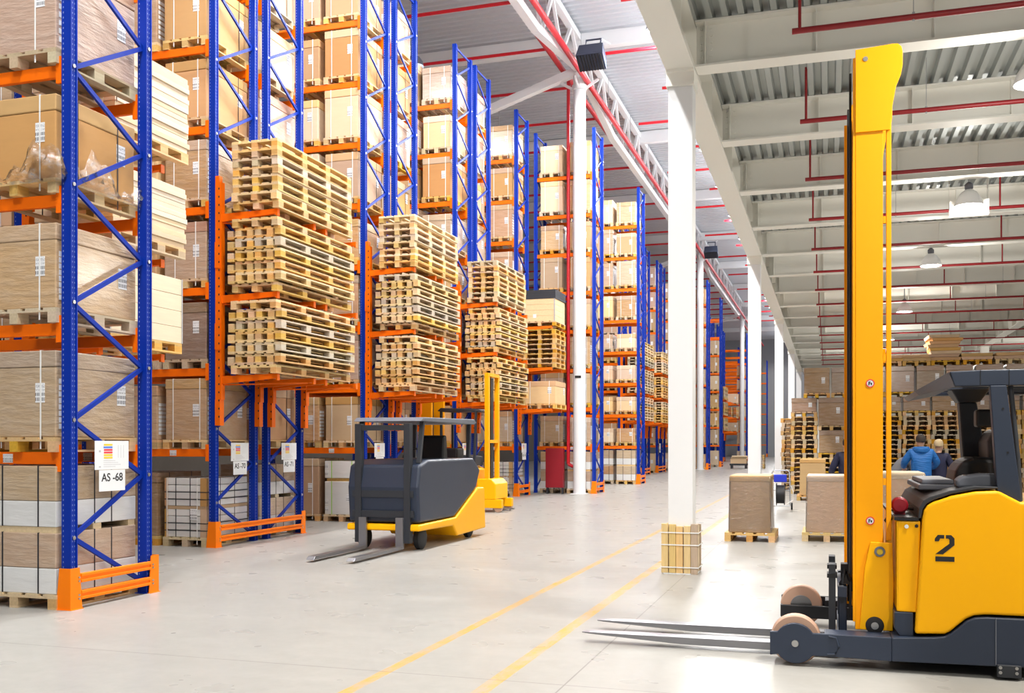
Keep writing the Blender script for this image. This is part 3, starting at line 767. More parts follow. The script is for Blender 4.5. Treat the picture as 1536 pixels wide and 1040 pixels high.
ROWS = []
R68 = 'rack AS-68'
rack('front blue rack with the sheet AS -68 on its end frame', -6.95, 7.83, arms=None, second=False)
end_guard('orange guard at the foot of the front rack AS-68', -6.93, 7.80, 9.12)
sign(-6.945, 8.41, 68, 1.485, where=R68)
rack('blue rack close behind AS-68 with pale boards on its arms', -9.0, 9.35, True, arms=[2.72, 3.9, 5.08])
pairs = [(13.2, 'rack AS-70', 'rack AS-71', 70), (18.4, 'rack AS-72', 'rack AS-73', 72), (23.6, 'first rack past AS-73', 'second rack past AS-73', 0)]
ARM = [2.66, 3.90, 5.15]
for y, a, b, n in pairs:
    la = 'blue rack signed AS -%d carrying pallet stacks on orange arms' % n if n else 'blue rack past AS-73, first of two, behind the yellow stacker mast'
    lb = 'blue rack signed AS -%d, back to back with AS -%d' % (n + 1, n) if n else 'blue rack past AS-73, second of two, back to back'
    rack(la, -9.0, y, False, arms=ARM); rack(lb, -9.0, y + 1.5, True, arms=ARM, second=False)
    end_guard('orange guard across the ends of %s and its pair' % a, -8.97, y - 0.03, y + 2.72)
    if n: sign(-8.98, y + 0.66, n, 1.47, where=a); sign(-8.98, y + 2.18, n + 1, 1.47, where=b)
    else: sign(-8.98, y + 0.66, 74, 1.47, where=a)
rack('blue rack left of the red cabinet, with a wooden crate on its arms', -9.0, 28.8, False, arms=ARM)
end_guard('orange guard at the rack left of the red cabinet', -8.97, 28.77, 30.05)
sign(-8.98, 29.45, 76, 1.47, where='the rack by the red cabinet')
rack('blue rack behind the thick round column', -7.13, 31.2, True, bay=1.95)
end_guard('orange guard right of the thick round column', -7.11, 31.17, 32.43)

kinds = ['wrapped', 'carton', 'pink', 'light', 'wrapped', 'carton']
def fill(x, y0, where, group, spec, n=1, near=True, gap=0.14, w=0.80, lev=range(0, 9), l=1.2, hs=(0.78, 1.0), start=0):
    for k in lev:
        z = 0 if k == 0 else LEV[k - 1]
        xx = x - gap
        for q in range(n):
            kd, hh = spec.get((k, q), (None, None))
            ww = w
            if kd is None:
                kd = random.choice(kinds)
                if k == 0: kd = random.choice(['whitepack', 'double', 'wrapped']) if near else random.choice(['wrapped', 'light'])
            if kd == 'none': xx -= ww + 0.1; continue
            hh = hh or random.uniform(*hs)
            pos = ['at its end', 'second from the end', 'third from the end'][q]
            if q >= start:
                load((xx - ww / 2, y0 + 0.6, z), ww, l, hh, kd, '%s, %s, %s' % (LN[k], where, pos), group, near)
            xx -= ww + 0.09 + random.random() * 0.04
# front rack: the loads the photograph shows large
G68 = 'loads in the front rack'
fill(-6.93, 7.78, R68, G68, {(0, 0): ('double', 1.24), (1, 0): ('wrapped', 0.84), (2, 0): ('wrapped', 0.82), (3, 0): ('carton', 0.82), (4, 0): ('pink', 0.98), (5, 0): ('light', 0.9)}, n=1, w=1.02, l=1.2, lev=range(0, 6))
ft = [o for o in C.objects if o.parent is None and o.get('label', '').endswith('third beam level, rack AS-68, at its end')][0]
fm = MB(); nx, nz = 46, 9; vs = []
pathp = [(-0.5, -0.63), (0.52, -0.63), (0.53, 0.6)]; l1 = 1.02; l2 = 1.23
for i in range(nx + 1):
    s_ = i / nx * (l1 + l2)
    bx_, by_, nxx, nyy = (pathp[0][0] + s_, -0.615, 0, -1) if s_ < l1 else (0.53, -0.62 + (s_ - l1), 1, 0)
    for j in range(nz + 1):
        q = j / nz; out = 0.012 + 0.06 * abs(math.sin(i * 1.7 + j * 0.9)) * math.sin(PI * q) + random.uniform(0, .02)
        hz = 0.10 + q * (0.20 + 0.10 * math.sin(i * 0.45) + 0.05 * math.sin(i * 1.3)) * (1.3 if 10 < i < 38 else 0.7)
        vs.append((bx_ + nxx * out, by_ + nyy * out, hz))
fm.add(vs, [(i * (nz + 1) + j, (i + 1) * (nz + 1) + j, (i + 1) * (nz + 1) + j + 1, i * (nz + 1) + j + 1) for i in range(nx) for j in range(nz)])
fm.build('loose_film', 'filmwhite', ft, smooth=True)
fill(-9.0, 9.35, 'rack behind AS-68', 'loads behind the front rack', {}, n=1, lev=range(0, 8))
fill(-9.0, 13.2, 'rack AS-70', 'loads in rack AS-70', {(0, 0): ('whitepack', 0.92), (1, 0): ('wrapped', 0.95), (2, 0): ('brown', 0.88), (3, 0): ('pink', 0.88), (4, 0): ('wrapped', 0.9), (5, 0): ('carton', 0.9), (0, 1): ('brown', 1.0)}, n=2)
fill(-9.0, 14.7, 'rack AS-71', 'loads in rack AS-71', {(0, 0): ('double', 1.1), (1, 0): ('carton', 0.9)}, n=1)
fill(-9.0, 18.4, 'rack AS-72', 'loads in rack AS-72', {(0, 0): ('greenwhite', 1.1), (0, 1): ('carton', 1.15), (1, 0): ('carton', 0.9), (1, 1): ('wrapped', 0.9)}, n=2)
fill(-9.0, 19.9, 'rack AS-73', 'loads in rack AS-73', {}, n=1)
fill(-9.0, 23.6, 'first rack past AS-73', 'loads past AS-73', {(0, 0): ('whitepack', 1.0), (1, 0): ('light', 0.9)}, n=2)
fill(-9.0, 25.1, 'second rack past AS-73', 'loads past AS-73', {}, n=1)
fill(-9.0, 28.8, 'rack by the red cabinet', 'loads by the red cabinet', {(0, 0): ('whitepack', 0.9)}, n=2)
fill(-7.13, 31.2, 'rack behind the round column', 'loads behind the round column', {(0, 0): ('double', 1.2), (0, 1): ('double', 1.2)}, n=2)

# ---- boards on the arms behind the front rack
def board_stack(x0, x1, y0, y1, z, n, where, tier):
    th = 0.062
    pallet_thing('pallet', 'wooden pallet under the %s board stack behind rack AS-68' % tier, 'pallets under the boards', ((x0 + x1) / 2, (y0 + y1) / 2, z), x1 - x0, y1 - y0, 0.13, 4)
    zz = z + 0.131
    me = MB().box(-(x1 - x0) / 2, (x1 - x0) / 2, -(y1 - y0) / 2, (y1 - y0) / 2, 0, th - 0.002).mesh('board', 'board')
    for k in range(n):
        o = inst('board', me, None, ((x0 + x1) / 2 + random.uniform(-.012, .012), (y0 + y1) / 2 + random.uniform(-.02, .02), zz), 0.003, 1)
        tag(o, 'thick pale board, %s from the bottom, %s board stack behind AS-68' % (ORD[k + 1], tier), 'board', 'pale boards stacked on arms'); zz += th
board_stack(-8.75, -7.62, 9.28, 10.62, 5.08, 15, '', 'upper')
board_stack(-8.75, -7.66, 9.28, 10.62, 3.90, 12, '', 'middle')
t = thing('crate', 'pale wooden crate on the lowest arms behind rack AS-68', 'crate', (-8.2, 9.95, 2.72))
pallet_part(t, 1.0, 1.3, 0.13, 4)
c = MB()
for q in range(4): c.box(-0.5, 0.5, -0.65, 0.65, 0.131 + q * 0.2, 0.131 + q * 0.2 + 0.196)
c.build('crate_boards', 'board', t, bevel=0.004)
for sy in (-0.66, 0.64): MB().box(0.44, 0.505, sy, sy + 0.02, 0.131, 0.93).build('corner_bracket', 'galv', t)

# ---- long pallets stacked on the arms
def long_stack(y0, where, tier, z, scheme, near, xc=-8.255, w=0.78, l=2.42, grp='long pallets on rack arms'):
    h = 0.128; zz = z; idx = 0; yc = y0 + 1.14
    def lab():
        return 'long pallet, %s from bottom of %s stack, %s' % (ORD[idx], tier, where)
    for ch in scheme:
        jx, jy = random.uniform(-.02, .02), random.uniform(-.03, .03)
        wk = random.choice(['wood'] * 6 + ['woodold'])
        if ch == 's':
            idx += 1; pallet_thing('long_pallet', lab(), grp, (xc + jx, yc + jy, zz), w, l, h, 4, near, wk=wk); zz += h + 0.001
        else:
            idx += 1; pallet_thing('long_pallet', lab(), grp, (xc - 0.075 + jx, yc + jy, zz), w, l, h, 4, near, flip=True, wk=wk)
            idx += 1; pallet_thing('long_pallet', lab(), grp, (xc + 0.055 + jx, yc + jy + 0.01, zz + 0.0405), w, l, h, 4, near, wk=random.choice(['wood'] * 5 + ['woodold'])); zz += h + 0.042
for y, a, b, n in pairs:
    long_stack(y, a, 'top', 5.15, 'ssssssss', True)
    long_stack(y, a, 'middle', 3.90, 'spppp' + 'ps', True)
    long_stack(y, a, 'lowest', 2.66, 'spppp' + 'ps', True)
# single rack left of the red cabinet: crate, euro pallets, wrapped load
WR = 'the rack left of the red cabinet'
xa = -8.30
t = thing('crate', 'yellowish wooden crate under a black tray, on arms near the red cabinet', 'crate', (xa, 29.4, 5.15))
pallet_part(t, 1.0, 1.2, 0.14, 3, wk='ywood')
c = MB()
for q in range(4): c.box(-0.48, 0.48, -0.58, 0.58, 0.142 + q * 0.17, 0.142 + q * 0.17 + 0.167)
c.build('crate_boards', 'crate', t, bevel=0.004)
MB().box(-0.2, -0.1, -0.586, -0.5805, 0.25, 0.36).build('address_label', 'paper', t)
for sx in (-0.485, 0.45): MB().box(sx, sx + 0.035, -0.59, -0.578, 0.142, 0.82).build('corner_bracket', 'galv', t)
t2 = thing('plastic_tray', 'flat black plastic tray lying on top of the yellowish crate', 'tray', (xa, 29.4, 5.15 + 0.823))
b = MB(); b.box(-0.5, 0.5, -0.6, 0.6, 0, 0.05); b.box(-0.5, 0.5, -0.6, -0.57, .05, 0.26); b.box(-0.5, 0.5, 0.57, 0.6, .05, 0.26); b.box(-0.5, -0.47, -0.57, 0.57, .05, 0.26); b.box(0.47, 0.5, -0.57, 0.57, .05, 0.26)
b.build('tub', 'dark', t2)
for q in range(3): MB().box(-0.505, 0.505, -0.605, 0.605, 0.06 + q * 0.07, 0.08 + q * 0.07).build('rib', 'dark', t2)
for k in range(8):
    pallet_thing('pallet', 'wooden pallet, %s from the bottom, under the crate with black tray' % ORD[k + 1], 'pallets left of the red cabinet', (xa + random.uniform(-.02, .02), 29.4, 3.90 + k * 0.1445), 1.0, 1.2, 0.143, 3, wk='ywood')
load((xa, 29.4, 2.66), 1.05, 1.25, 0.68, 'light', '', 'loads by the red cabinet', True, 'pale wrapped carton on a pallet, lowest arms left of the red cabinet')

# ------------------------------------------------------------------ deep racks
far = []
for per in (1, 2, 3):
    o = 31.2 * per
    far += [(-7.13, 7.8 + o, False, None, per), (-9.0, 13.2 + o, False, ARM, per), (-9.0, 14.7 + o, True, ARM, per), (-9.0, 18.4 + o, False, ARM, per), (-9.0, 19.9 + o, True, ARM, per),
            (-9.0, 23.6 + o, False, ARM, per), (-9.0, 25.1 + o, True, ARM, per), (-9.0, 28.8 + o, False, ARM, per), (-7.13, 31.2 + o, True, None, per)]
for i, (x, y, mir, arms, per) in enumerate(far):
    nm = '%s rack past the round column' % (ORD[i + 1] if i < 20 else ['twenty-first', 'twenty-second', 'twenty-third', 'twenty-fourth', 'twenty-fifth', 'twenty-sixth', 'twenty-seventh'][i - 20])
    rack('blue and orange rack, the %s' % nm, x, y, mir, near=False, arms=arms, second=(per == 1), bay=2.8)
    if not (arms and mir):
        end_guard('orange guard at the end of the %s' % nm, x + .02, y - .03, y + (2.72 if arms and y + 1.5 in [f[1] for f in far] else 1.25))
    low = i == 0
    spec = {}
    if low:
        spec = {(k, q): (random.choice(['light', 'wrapped']), 0.55) for k in range(1, 5) for q in range(2)}
        spec[(0, 0)] = ('double', 1.2); spec[(0, 1)] = ('double', 1.2)
    if per == 1 or (per == 2 and not (arms and mir)): fill(x, y, nm, 'loads in the deep racks', spec, n=(2 if low else 1), near=low, lev=range(0, 9 if per == 1 else 7))
    if arms and not mir and y + 1.5 in [f[1] for f in far] and per < 3 and i < 13:
        for tier, z in (('top', 5.15), ('middle', 3.9), ('lowest', 2.66)):
            long_stack(y, nm, tier, z, 'ssssssss', False)
for per in (1, 2):
    wr_ = 'arms of the deep rack before %s deep round column' % ('the second', 'the third')[per - 1]; yy = 29.4 + 31.2 * per
    load((xa, yy, 5.15), 1.0, 1.2, 0.8, 'light', '', 'loads in the deep racks', False, 'pale carton, top tier, ' + wr_)
    load((xa, yy, 2.66), 1.0, 1.2, 0.7, 'wrapped', '', 'loads in the deep racks', False, 'wrapped carton, lowest tier, ' + wr_)
    for k in range(7): pallet_thing('pallet', 'wooden pallet, %s up, on %s' % (ORD[k + 1], wr_), 'pallets in the deep racks', (xa, yy, 3.9 + k * 0.1445), 1.0, 1.2, 0.143, 3, False)
for per in (1, 2):
    for q, yy in enumerate((13.2, 18.4, 23.6)):
        sh = sign(-8.98, yy + 31.2 * per + 0.66, 80 + 2 * q + 12 * (per - 1), 1.47, where='%s deep rack pair past the round column' % ORD[q + 1 + 3 * (per - 1)]) if per == 1 else None

# red cabinet on the rack bay by the column
t = thing('fire_cabinet', 'tall dark red steel cabinet standing left of the thick round column', 'cabinet', (-8.33, 30.72, 0))
MB().box(-0.29, 0.29, -0.10, 0.10, 0.20, 1.46).build('body', 'redcab', t, bevel=0.01)
MB().box(-0.275, 0.275, -0.115, -0.101, 0.215, 1.445).build('door', 'redcab', t, bevel=0.004)
for x in (-0.25, 0.25): MB().box(x - 0.02, x + 0.02, -0.08, 0.08, 0, 0.20).build('foot', 'dark', t)
# ------------------------------------------------------------------ the reach truck in front
OX, OY = 0.45, 8.3
RT = thing('reach_truck', 'large yellow and navy reach truck numbered 2 with its forks lowered, right of the aisle', 'forklift', (OX, OY, 0))
W = (-OX, -OY, 0)
def part(mb, name, mats, parent=None, smooth=False, bevel=0.0, seg=2):
    """parts are drawn in place in the hall; sub-parts hang on a part that already carries the shift"""
    return mb.build(name, mats, parent or RT, W if parent is None else (0, 0, 0), smooth, bevel, seg)
def arc(cx, cz, r, a0, a1, n): return [(cx + r * math.cos(math.radians(a0 + (a1 - a0) * i / n)), cz + r * math.sin(math.radians(a0 + (a1 - a0) * i / n))) for i in range(n + 1)]
WX, WZ = -0.23, 0.165
outline = [(-0.405, 0.243)] + arc(WX, WZ, 0.145, 147, 33, 10) + [(0.42, 0.245), (0.42, 0.078), (0.02, 0.085)] + arc(WX, WZ, 0.145, -35, -145, 10) + [(-0.405, 0.072)]
for yo, yi, side in ((7.43, 7.70, 1), (9.30, 9.03, -1)):
    leg = MB()
    a, b = sorted((yo, yo + 0.035 * side)); leg.prism(outline, 'y', a, b)
    a, b = sorted((yi, yi - 0.035 * side)); leg.prism([(-0.40, 0.19), (0.42, 0.19), (0.42, 0.08), (-0.40, 0.08)], 'y', a, b)
    a, b = sorted((yo + 0.036 * side, yi - 0.036 * side)); leg.box(-0.03, 0.42, a, b, 0.085, 0.24); leg.box(-0.405, -0.39, a, b, 0.08, 0.19)
    lo = part(leg, 'support_leg', 'navy' if side == 1 else 'black', bevel=0.006)
    ym = (yo + yi) / 2
    w = MB(); w.lathe([(0.13, -0.055), (0.168, -0.055), (0.177, -0.045), (0.177, 0.045), (0.168, 0.055), (0.13, 0.055)], (WX, ym, 0.178), 'y', 40)
    wo = part(w, 'wheel', 'tread', lo, True)
    part(MB().lathe([(0.0, -0.056), (0.09, -0.056), (0.10, -0.045), (0.13, -0.045), (0.13, 0.045), (0.10, 0.045), (0.09, 0.056), (0.0, 0.056)], (WX, ym, 0.178), 'y', 32), 'wheel_hub', 'steel' if side == -1 else 'dark', lo, True)
    part(MB().lathe([(0.0, -0.006 * 1), (0.024, -0.006), (0.026, 0.0), (0.026, 0.006), (0.0, 0.006)], (WX, yo - 0.002 * side, WZ), 'y', 20), 'axle_cap', 'steel', lo, True)
    if side == 1:
        lug = MB(); lug.tube([(0.0, yo - 0.002, 0.23), (0.05, yo - 0.002, 0.22), (0.07, yo - 0.002, 0.16), (0.045, yo - 0.002, 0.105), (-0.01, yo - 0.002, 0.10)], 0.008, 8)
        part(lug, 'leg_ridge', 'navy', lo, True)
# chassis
ch = MB(); ch.prism([(0.42, 0.245), (0.70, 0.262), (0.765, 0.272), (0.80, 0.292), (0.86, 0.345), (0.90, 0.385), (0.95, 0.410), (1.02, 0.418), (1.95, 0.42), (1.95, 0.10), (0.42, 0.078)], 'y', 7.43, 9.30)
cho = part(ch, 'chassis', 'navy', bevel=0.008)
part(MB().box(1.078, 1.084, 7.424, 7.431, 0.10, 0.418), 'seam_strip', 'greyp', cho)
f = MB(); f.box(1.085, 1.235, 7.405, 7.44, 0.02, 0.105); fo = part(f, 'bumper_foot', 'dark', cho, bevel=0.006)
for x in (1.105, 1.205):
    for z in (0.055, 0.088): part(MB().lathe([(0.0, -0.008), (0.011, -0.008), (0.011, 0.0)], (x, 7.405, z), 'y', 12), 'bolt', 'steel', cho)
part(MB().box(0.55, 1.3, 7.9, 8.9, 0.03, 0.085), 'drive_cover', 'black', cho)
dw = part(MB().lathe([(0.0, -0.06), (0.09, -0.06), (0.15, -0.06), (0.165, -0.045), (0.165, 0.045), (0.15, 0.06), (0.0, 0.06)], (1.6, 8.3, 0.165), 'y', 32), 'drive_wheel', 'rubber', None, True)
# body cover
bd = MB(); bd.prism([(0.572, 0.275), (0.765, 0.285), (0.80, 0.305), (0.855, 0.357), (0.90, 0.398), (0.95, 0.422), (1.02, 0.432), (1.95, 0.434), (1.95, 1.17), (1.235, 1.205), (1.10, 1.28), (0.96, 1.272), (0.81, 1.24), (0.69, 1.195), (0.655, 1.172), (0.632, 1.135), (0.622, 1.08)], 'y', 7.45, 9.28)
bo = part(bd, 'body_cover', 'yellow', bevel=0.02, seg=3)
def gl(px, py): return (0.70 + (px - 1230) / 67 * 0.125, 0.972 - (py - 233) / 92 * 0.185)
num = MB()
for poly in ([(1230, 256), (1230, 247), (1240, 234), (1262, 234), (1262, 246), (1248, 246), (1244, 256)],
             [(1268, 234), (1286, 234), (1297, 245), (1297, 268), (1258, 300), (1232, 300), (1280, 263), (1280, 250), (1276, 246), (1268, 246)],
             [(1232, 308), (1297, 308), (1297, 325), (1232, 325)]):
    num.prism([gl(*p) for p in poly], 'y', 7.4478, 7.4496)
part(num, 'number_two', 'ink', bo)
trim = MB(); trim.prism([(0.615, 1.08), (0.625, 1.14), (0.65, 1.182), (0.69, 1.206), (0.81, 1.252), (0.96, 1.284), (1.10, 1.292), (1.10, 1.306), (0.96, 1.31), (0.80, 1.275), (0.67, 1.23), (0.63, 1.205), (0.60, 1.15), (0.595, 1.08)], 'y', 7.475, 9.25)
part(trim, 'cover_trim', 'dark', bevel=0.006)
# battery box before the cover
bb = MB(); bb.box(0.455, 0.565, 7.50, 9.22, 0.42, 1.06); bb.prism([(0.455, 0.42), (0.60, 0.42), (0.612, 1.06), (0.455, 1.06)], 'y', 7.49, 7.60)
bao = part(bb, 'battery_box', 'yellow', bevel=0.012)
b2 = MB(); b2.prism([(0.44, 0.30), (0.475, 0.25), (0.565, 0.25), (0.565, 0.418), (0.44, 0.418)], 'y', 7.49, 9.2); part(b2, 'battery_base', 'navy', bao, bevel=0.006)
part(MB().box(0.44, 0.60, 7.48, 9.2, 1.062, 1.085), 'rubber_strip', 'black', bao)
part(MB().lathe([(0.0, -0.006), (0.014, -0.006), (0.014, 0)], (0.52, 7.488, 1.02), 'y', 14), 'screw', 'paper', bao)
part(MB().lathe([(0.0, -0.006), (0.012, -0.006), (0.012, 0)], (0.585, 7.488, 1.025), 'y', 14), 'screw', 'black', bao)
hs = MB()
for q in range(3): hs.tube([(0.42, 8.0 + q * .12, 1.0), (0.50, 7.95 + q * .12, 1.13), (0.60, 7.9 + q * .1, 1.12), (0.66, 7.9 + q * .1, 1.17)], 0.014, 8)
part(hs, 'hose', 'black', None, True)
part(MB().lathe([(0.0, -0.03), (0.045, -0.028), (0.058, -0.015), (0.06, 0.03), (0.0, 0.03)], (0.492, 7.75, 1.155), 'y', 24).box(0.455, 0.53, 7.76, 7.82, 1.06, 1.14), 'red_knob', 'redcab', None, True)
part(MB().box(0.63, 0.98, 7.9, 9.0, 1.26, 1.30).box(0.66, 0.88, 8.0, 8.9, 1.30, 1.335), 'dashboard', 'greyp', bevel=0.01)
# mast: two outer rails, inner stage, head plates, gussets
head = [(0.186, 4.475), (0.44, 4.49), (0.475, 4.488), (0.50, 4.465), (0.508, 4.43), (0.508, 4.33), (0.495, 4.26), (0.463, 4.18), (0.44, 4.05), (0.423, 3.87), (0.186, 3.87)]
mo = None
for ya, yb, yin in ((7.69, 7.705, 7.82), (8.91, 8.895, 8.78)):
    a, b = sorted((ya, yb)); r = MB(); r.box(0.186 if ya < 8 else 0.125, 0.375, a, b, 0.245, 4.3)
    a2, b2_ = sorted((yb, yin)); r.box(0.186, 0.205, a2, b2_, 0.245, 4.3); r.box(0.355, 0.375, a2, b2_, 0.245, 4.3)
    o = part(r, 'mast_rail', 'yellow2', bevel=0.003); mo = mo or o
    sgn = 1 if ya < 8 else -1
    a, b = sorted((ya - 0.012 * sgn, ya - 0.001 * sgn)); hp = part(MB().prism(head, 'y', a, b), 'head_plate', 'yellow2', o, bevel=0.003)
    part(MB().lathe([(0.0, -0.004), (0.018, -0.004), (0.018, 0.004), (0.0, 0.004)], (0.255, a if sgn > 0 else b, 4.40), 'y', 16), 'head_bolt', 'steel', o)
    a, b = sorted((ya - 0.03 * sgn, ya - 0.002 * sgn)); g = MB(); g.prism([(0.215, 0.25), (0.44, 0.25), (0.446, 0.60), (0.437, 0.885), (0.288, 0.888), (0.25, 0.70)], 'y', a, b)
    part(g, 'gusset', 'yellow', o, bevel=0.005)
    ysurf = ya - 0.03 * sgn
    rg = MB(); rg.lathe([(0.022, -0.012), (0.036, -0.012), (0.039, 0.004), (0.022, 0.004)], (0.352, ysurf, 0.82), 'y', 24, caps=False); part(rg, 'boss_ring', 'greyp', o, True)
    part(MB().lathe([(0.0, -0.004), (0.022, -0.004), (0.022, 0.004)], (0.352, ysurf, 0.82), 'y', 20), 'boss_pin', 'inky', o)
    wr = MB(); wr.lathe([(0.0, -0.02), (0.05, -0.02), (0.062, -0.012), (0.064, 0.004), (0.0, 0.004)], (0.318, ysurf, 0.285), 'y', 28); part(wr, 'reach_roller', 'rubber', o, True)
    part(MB().lathe([(0.0, -0.026), (0.026, -0.026), (0.026, -0.02)], (0.318, ysurf, 0.285), 'y', 20), 'roller_pin', 'steel', o)
    t_ = MB(); t_.box(0.397, 0.432, *sorted((ya + .0 * sgn, ya + 0.035 * sgn)), 0.9, 4.2); part(t_, 'guard_tube', 'yellow2', o, bevel=0.004)
    tk = MB()
    for z in (1.3, 2.2, 3.2, 3.9): tk.box(0.376, 0.396, *sorted((ya, ya + 0.02 * sgn)), z, z + 0.05)
    part(tk, 'tube_clip', 'yellow2', o)
    y2 = yin + 0.01 * sgn; a, b = sorted((y2, y2 + 0.10 * sgn))
    inn = MB(); inn.box(0.146, 0.163, a, b, 0.30, 4.36); inn.box(0.170, 0.1855, *sorted((yin - .128 * sgn, yin - .01 * sgn)), 0.3, 4.42, 1)
    part(inn, 'inner_rail', ['black', 'yellow2'], o)
    a, b = sorted((yin + 0.115 * sgn, yin + 0.155 * sgn)); part(MB().box(0.19, 0.30, a, b, 0.25, 4.25), 'lift_cylinder', 'dark', o)
cm = MB(); cm.box(0.30, 0.42, 7.83, 8.77, 4.15, 4.3); cm.box(0.32, 0.40, 7.83, 8.77, 2.2, 2.3); cm.box(0.30, 0.42, 7.83, 8.77, 0.30, 0.5)
part(cm, 'mast_crossbar', 'yellow2')
ns = 0
for z in (2.04, 1.04):
    o = part(MB().lathe([(0.0, -0.002), (0.023, -0.002), (0.023, 0.0)], (0.288, 7.689, z), 'y', 24, 0).lathe([(0.023, -0.003), (0.03, -0.003), (0.03, 0.0), (0.023, 0.0)], (0.288, 7.689, z), 'y', 28, 1, caps=False)
             .box(0.276, 0.282, 7.6855, 7.6868, z - 0.014, z + 0.012, 2).box(0.284, 0.289, 7.6855, 7.6868, z - 0.004, z + 0.015, 2).box(0.292, 0.301, 7.6855, 7.6868, z - 0.012, z + 0.004, 2), 'warning_sticker', ['paper', 'inkr', 'ink'], mo)
# carriage, forks
cg = MB(); cg.box(0.065, 0.13, 7.78, 8.82, 0.12, 0.20); cg.box(0.065, 0.13, 7.78, 8.82, 0.46, 0.54); cg.box(0.07, 0.13, 7.86, 7.98, 0.08, 0.54); cg.box(0.07, 0.13, 8.62, 8.74, 0.08, 0.54)
cgo = part(cg, 'fork_carriage', 'navy', bevel=0.004)
cd = MB(); cd.tube([(0.09, 7.80, 0.56), (0.12, 7.80, 0.66), (0.15, 7.83, 0.6), (0.16, 7.9, 0.5)], 0.018, 8); cd.box(0.10, 0.15, 7.83, 7.90, 0.55, 0.62); cd.box(0.09, 0.14, 8.2, 8.32, 0.54, 0.66)
part(cd, 'carriage_hose', 'black', cgo, True)
for ya in (7.80, 8.36):
    fk = MB(); yb = ya + 0.135
    fk.taper((0, 0.05, ya, yb), (0, 0.05, ya, yb), 0.035, 0.70, 1)
    vs = []
    for x, za, zb, yw in ((0.05, 0.03, 0.092, 0.0), (-1.1, 0.034, 0.090, 0.0), (-1.55, 0.058, 0.088, 0.004), (-1.84, 0.072, 0.086, 0.02), (-1.90, 0.075, 0.082, 0.035)):
        vs += [(x, ya + yw, za), (x, yb - yw, za), (x, yb - yw, zb), (x, ya + yw, zb)]
    fs = [(0, 1, 2, 3), (19, 18, 17, 16)]
    for i in range(4):
        for j in range(4): fs.append((i * 4 + j, (i + 1) * 4 + j, (i + 1) * 4 + (j + 1) % 4, i * 4 + (j + 1) % 4))
    fk.add(vs, fs); part(fk, 'fork', ['forksteel', 'dark'], bevel=0.003)
    part(MB().box(-0.012, 0.062, ya - 0.008, yb + 0.008, 0.60, 0.63), 'fork_hook', 'black', cgo)
# cabin
sb = MB(); sb.prism([(0.88, 1.29), (0.90, 1.40), (0.94, 1.47), (1.02, 1.50), (1.16, 1.50), (1.24, 1.44), (1.27, 1.29)], 'y', 8.05, 8.62); part(sb, 'seat', 'black', bevel=0.04, seg=3)
sk = MB(); sk.prism([(1.13, 1.32), (1.12, 1.62), (1.16, 1.70), (1.24, 1.72), (1.29, 1.66), (1.30, 1.32)], 'y', 8.08, 8.60); part(sk, 'seat_back', 'dark', bevel=0.04, seg=3)
ar = MB(); ar.prism([(0.86, 1.29), (0.85, 1.34), (0.89, 1.375), (1.02, 1.392), (1.13, 1.39), (1.13, 1.29)], 'y', 7.62, 7.78); part(ar, 'armrest', 'greyp', bevel=0.02, seg=3)
rf = MB(); rf.prism([(0.805, 2.105), (0.835, 2.0), (1.95, 2.0), (1.95, 2.112), (1.0, 2.112)], 'y', 7.55, 7.68); rf.prism([(0.805, 2.105), (0.835, 2.0), (1.95, 2.0), (1.95, 2.112), (1.0, 2.112)], 'y', 8.95, 9.08)
rf.box(1.0, 1.95, 7.69, 8.94, 2.07, 2.108); ro = part(rf, 'guard_roof', 'navy', bevel=0.008)
lp = MB(); vs = [(0.80, 7.555, 2.10), (0.80, 9.075, 2.10), (0.60, 8.95, 1.985), (0.60, 7.85, 1.985), (0.84, 7.555, 2.0), (0.84, 9.075, 2.0), (0.63, 8.95, 1.955), (0.63, 7.85, 1.955)]
lp.add(vs, [(0, 1, 2, 3), (7, 6, 5, 4), (3, 2, 6, 7), (0, 3, 7, 4), (2, 1, 5, 6), (0, 4, 5, 1)]); part(lp, 'roof_visor', 'greyp', ro)
bars = MB()
for q in range(5): bars.box(0.86, 1.9, 7.82 + q * 0.24, 7.86 + q * 0.24, 2.02, 2.06)
part(bars, 'roof_bars', 'navy', ro)
for x in (1.0, 1.18): part(MB().box(x, x + 0.004, 7.546, 7.551, 2.0, 2.112), 'roof_seam', 'black', ro)
pl = MB(); pl.prism([(1.055, 2.0), (1.157, 2.0), (1.255, 1.185), (1.10, 1.265)], 'y', 7.50, 7.58)
po = part(pl, 'roof_pillar', 'navy', bevel=0.006)
for z in (1.84, 1.54): part(MB().lathe([(0.0, -0.003), (0.008, -0.003), (0.008, 0)], (1.135 + (1.84 - z) * 0.1, 7.50, z), 'y', 10), 'pillar_bolt', 'black', po)
part(MB().tube([(1.20, 7.62, 2.0), (1.245, 7.62, 1.5), (1.26, 7.62, 1.2)], 0.018, 10), 'pillar_tube', 'dark', None, True)
pl = MB(); pl.taper((1.03, 1.22, 8.62, 8.80), (0.99, 1.12, 8.64, 8.78), 1.29, 1.93); pl.taper((0.98, 1.14, 8.60, 8.82), (0.90, 1.22, 8.5, 8.92), 1.93, 2.06)
part(pl, 'front_pillar', 'dark', bevel=0.012)
part(MB().box(1.02, 1.14, 7.9, 8.05, 1.72, 1.85), 'monitor', 'black', bevel=0.02, seg=3)

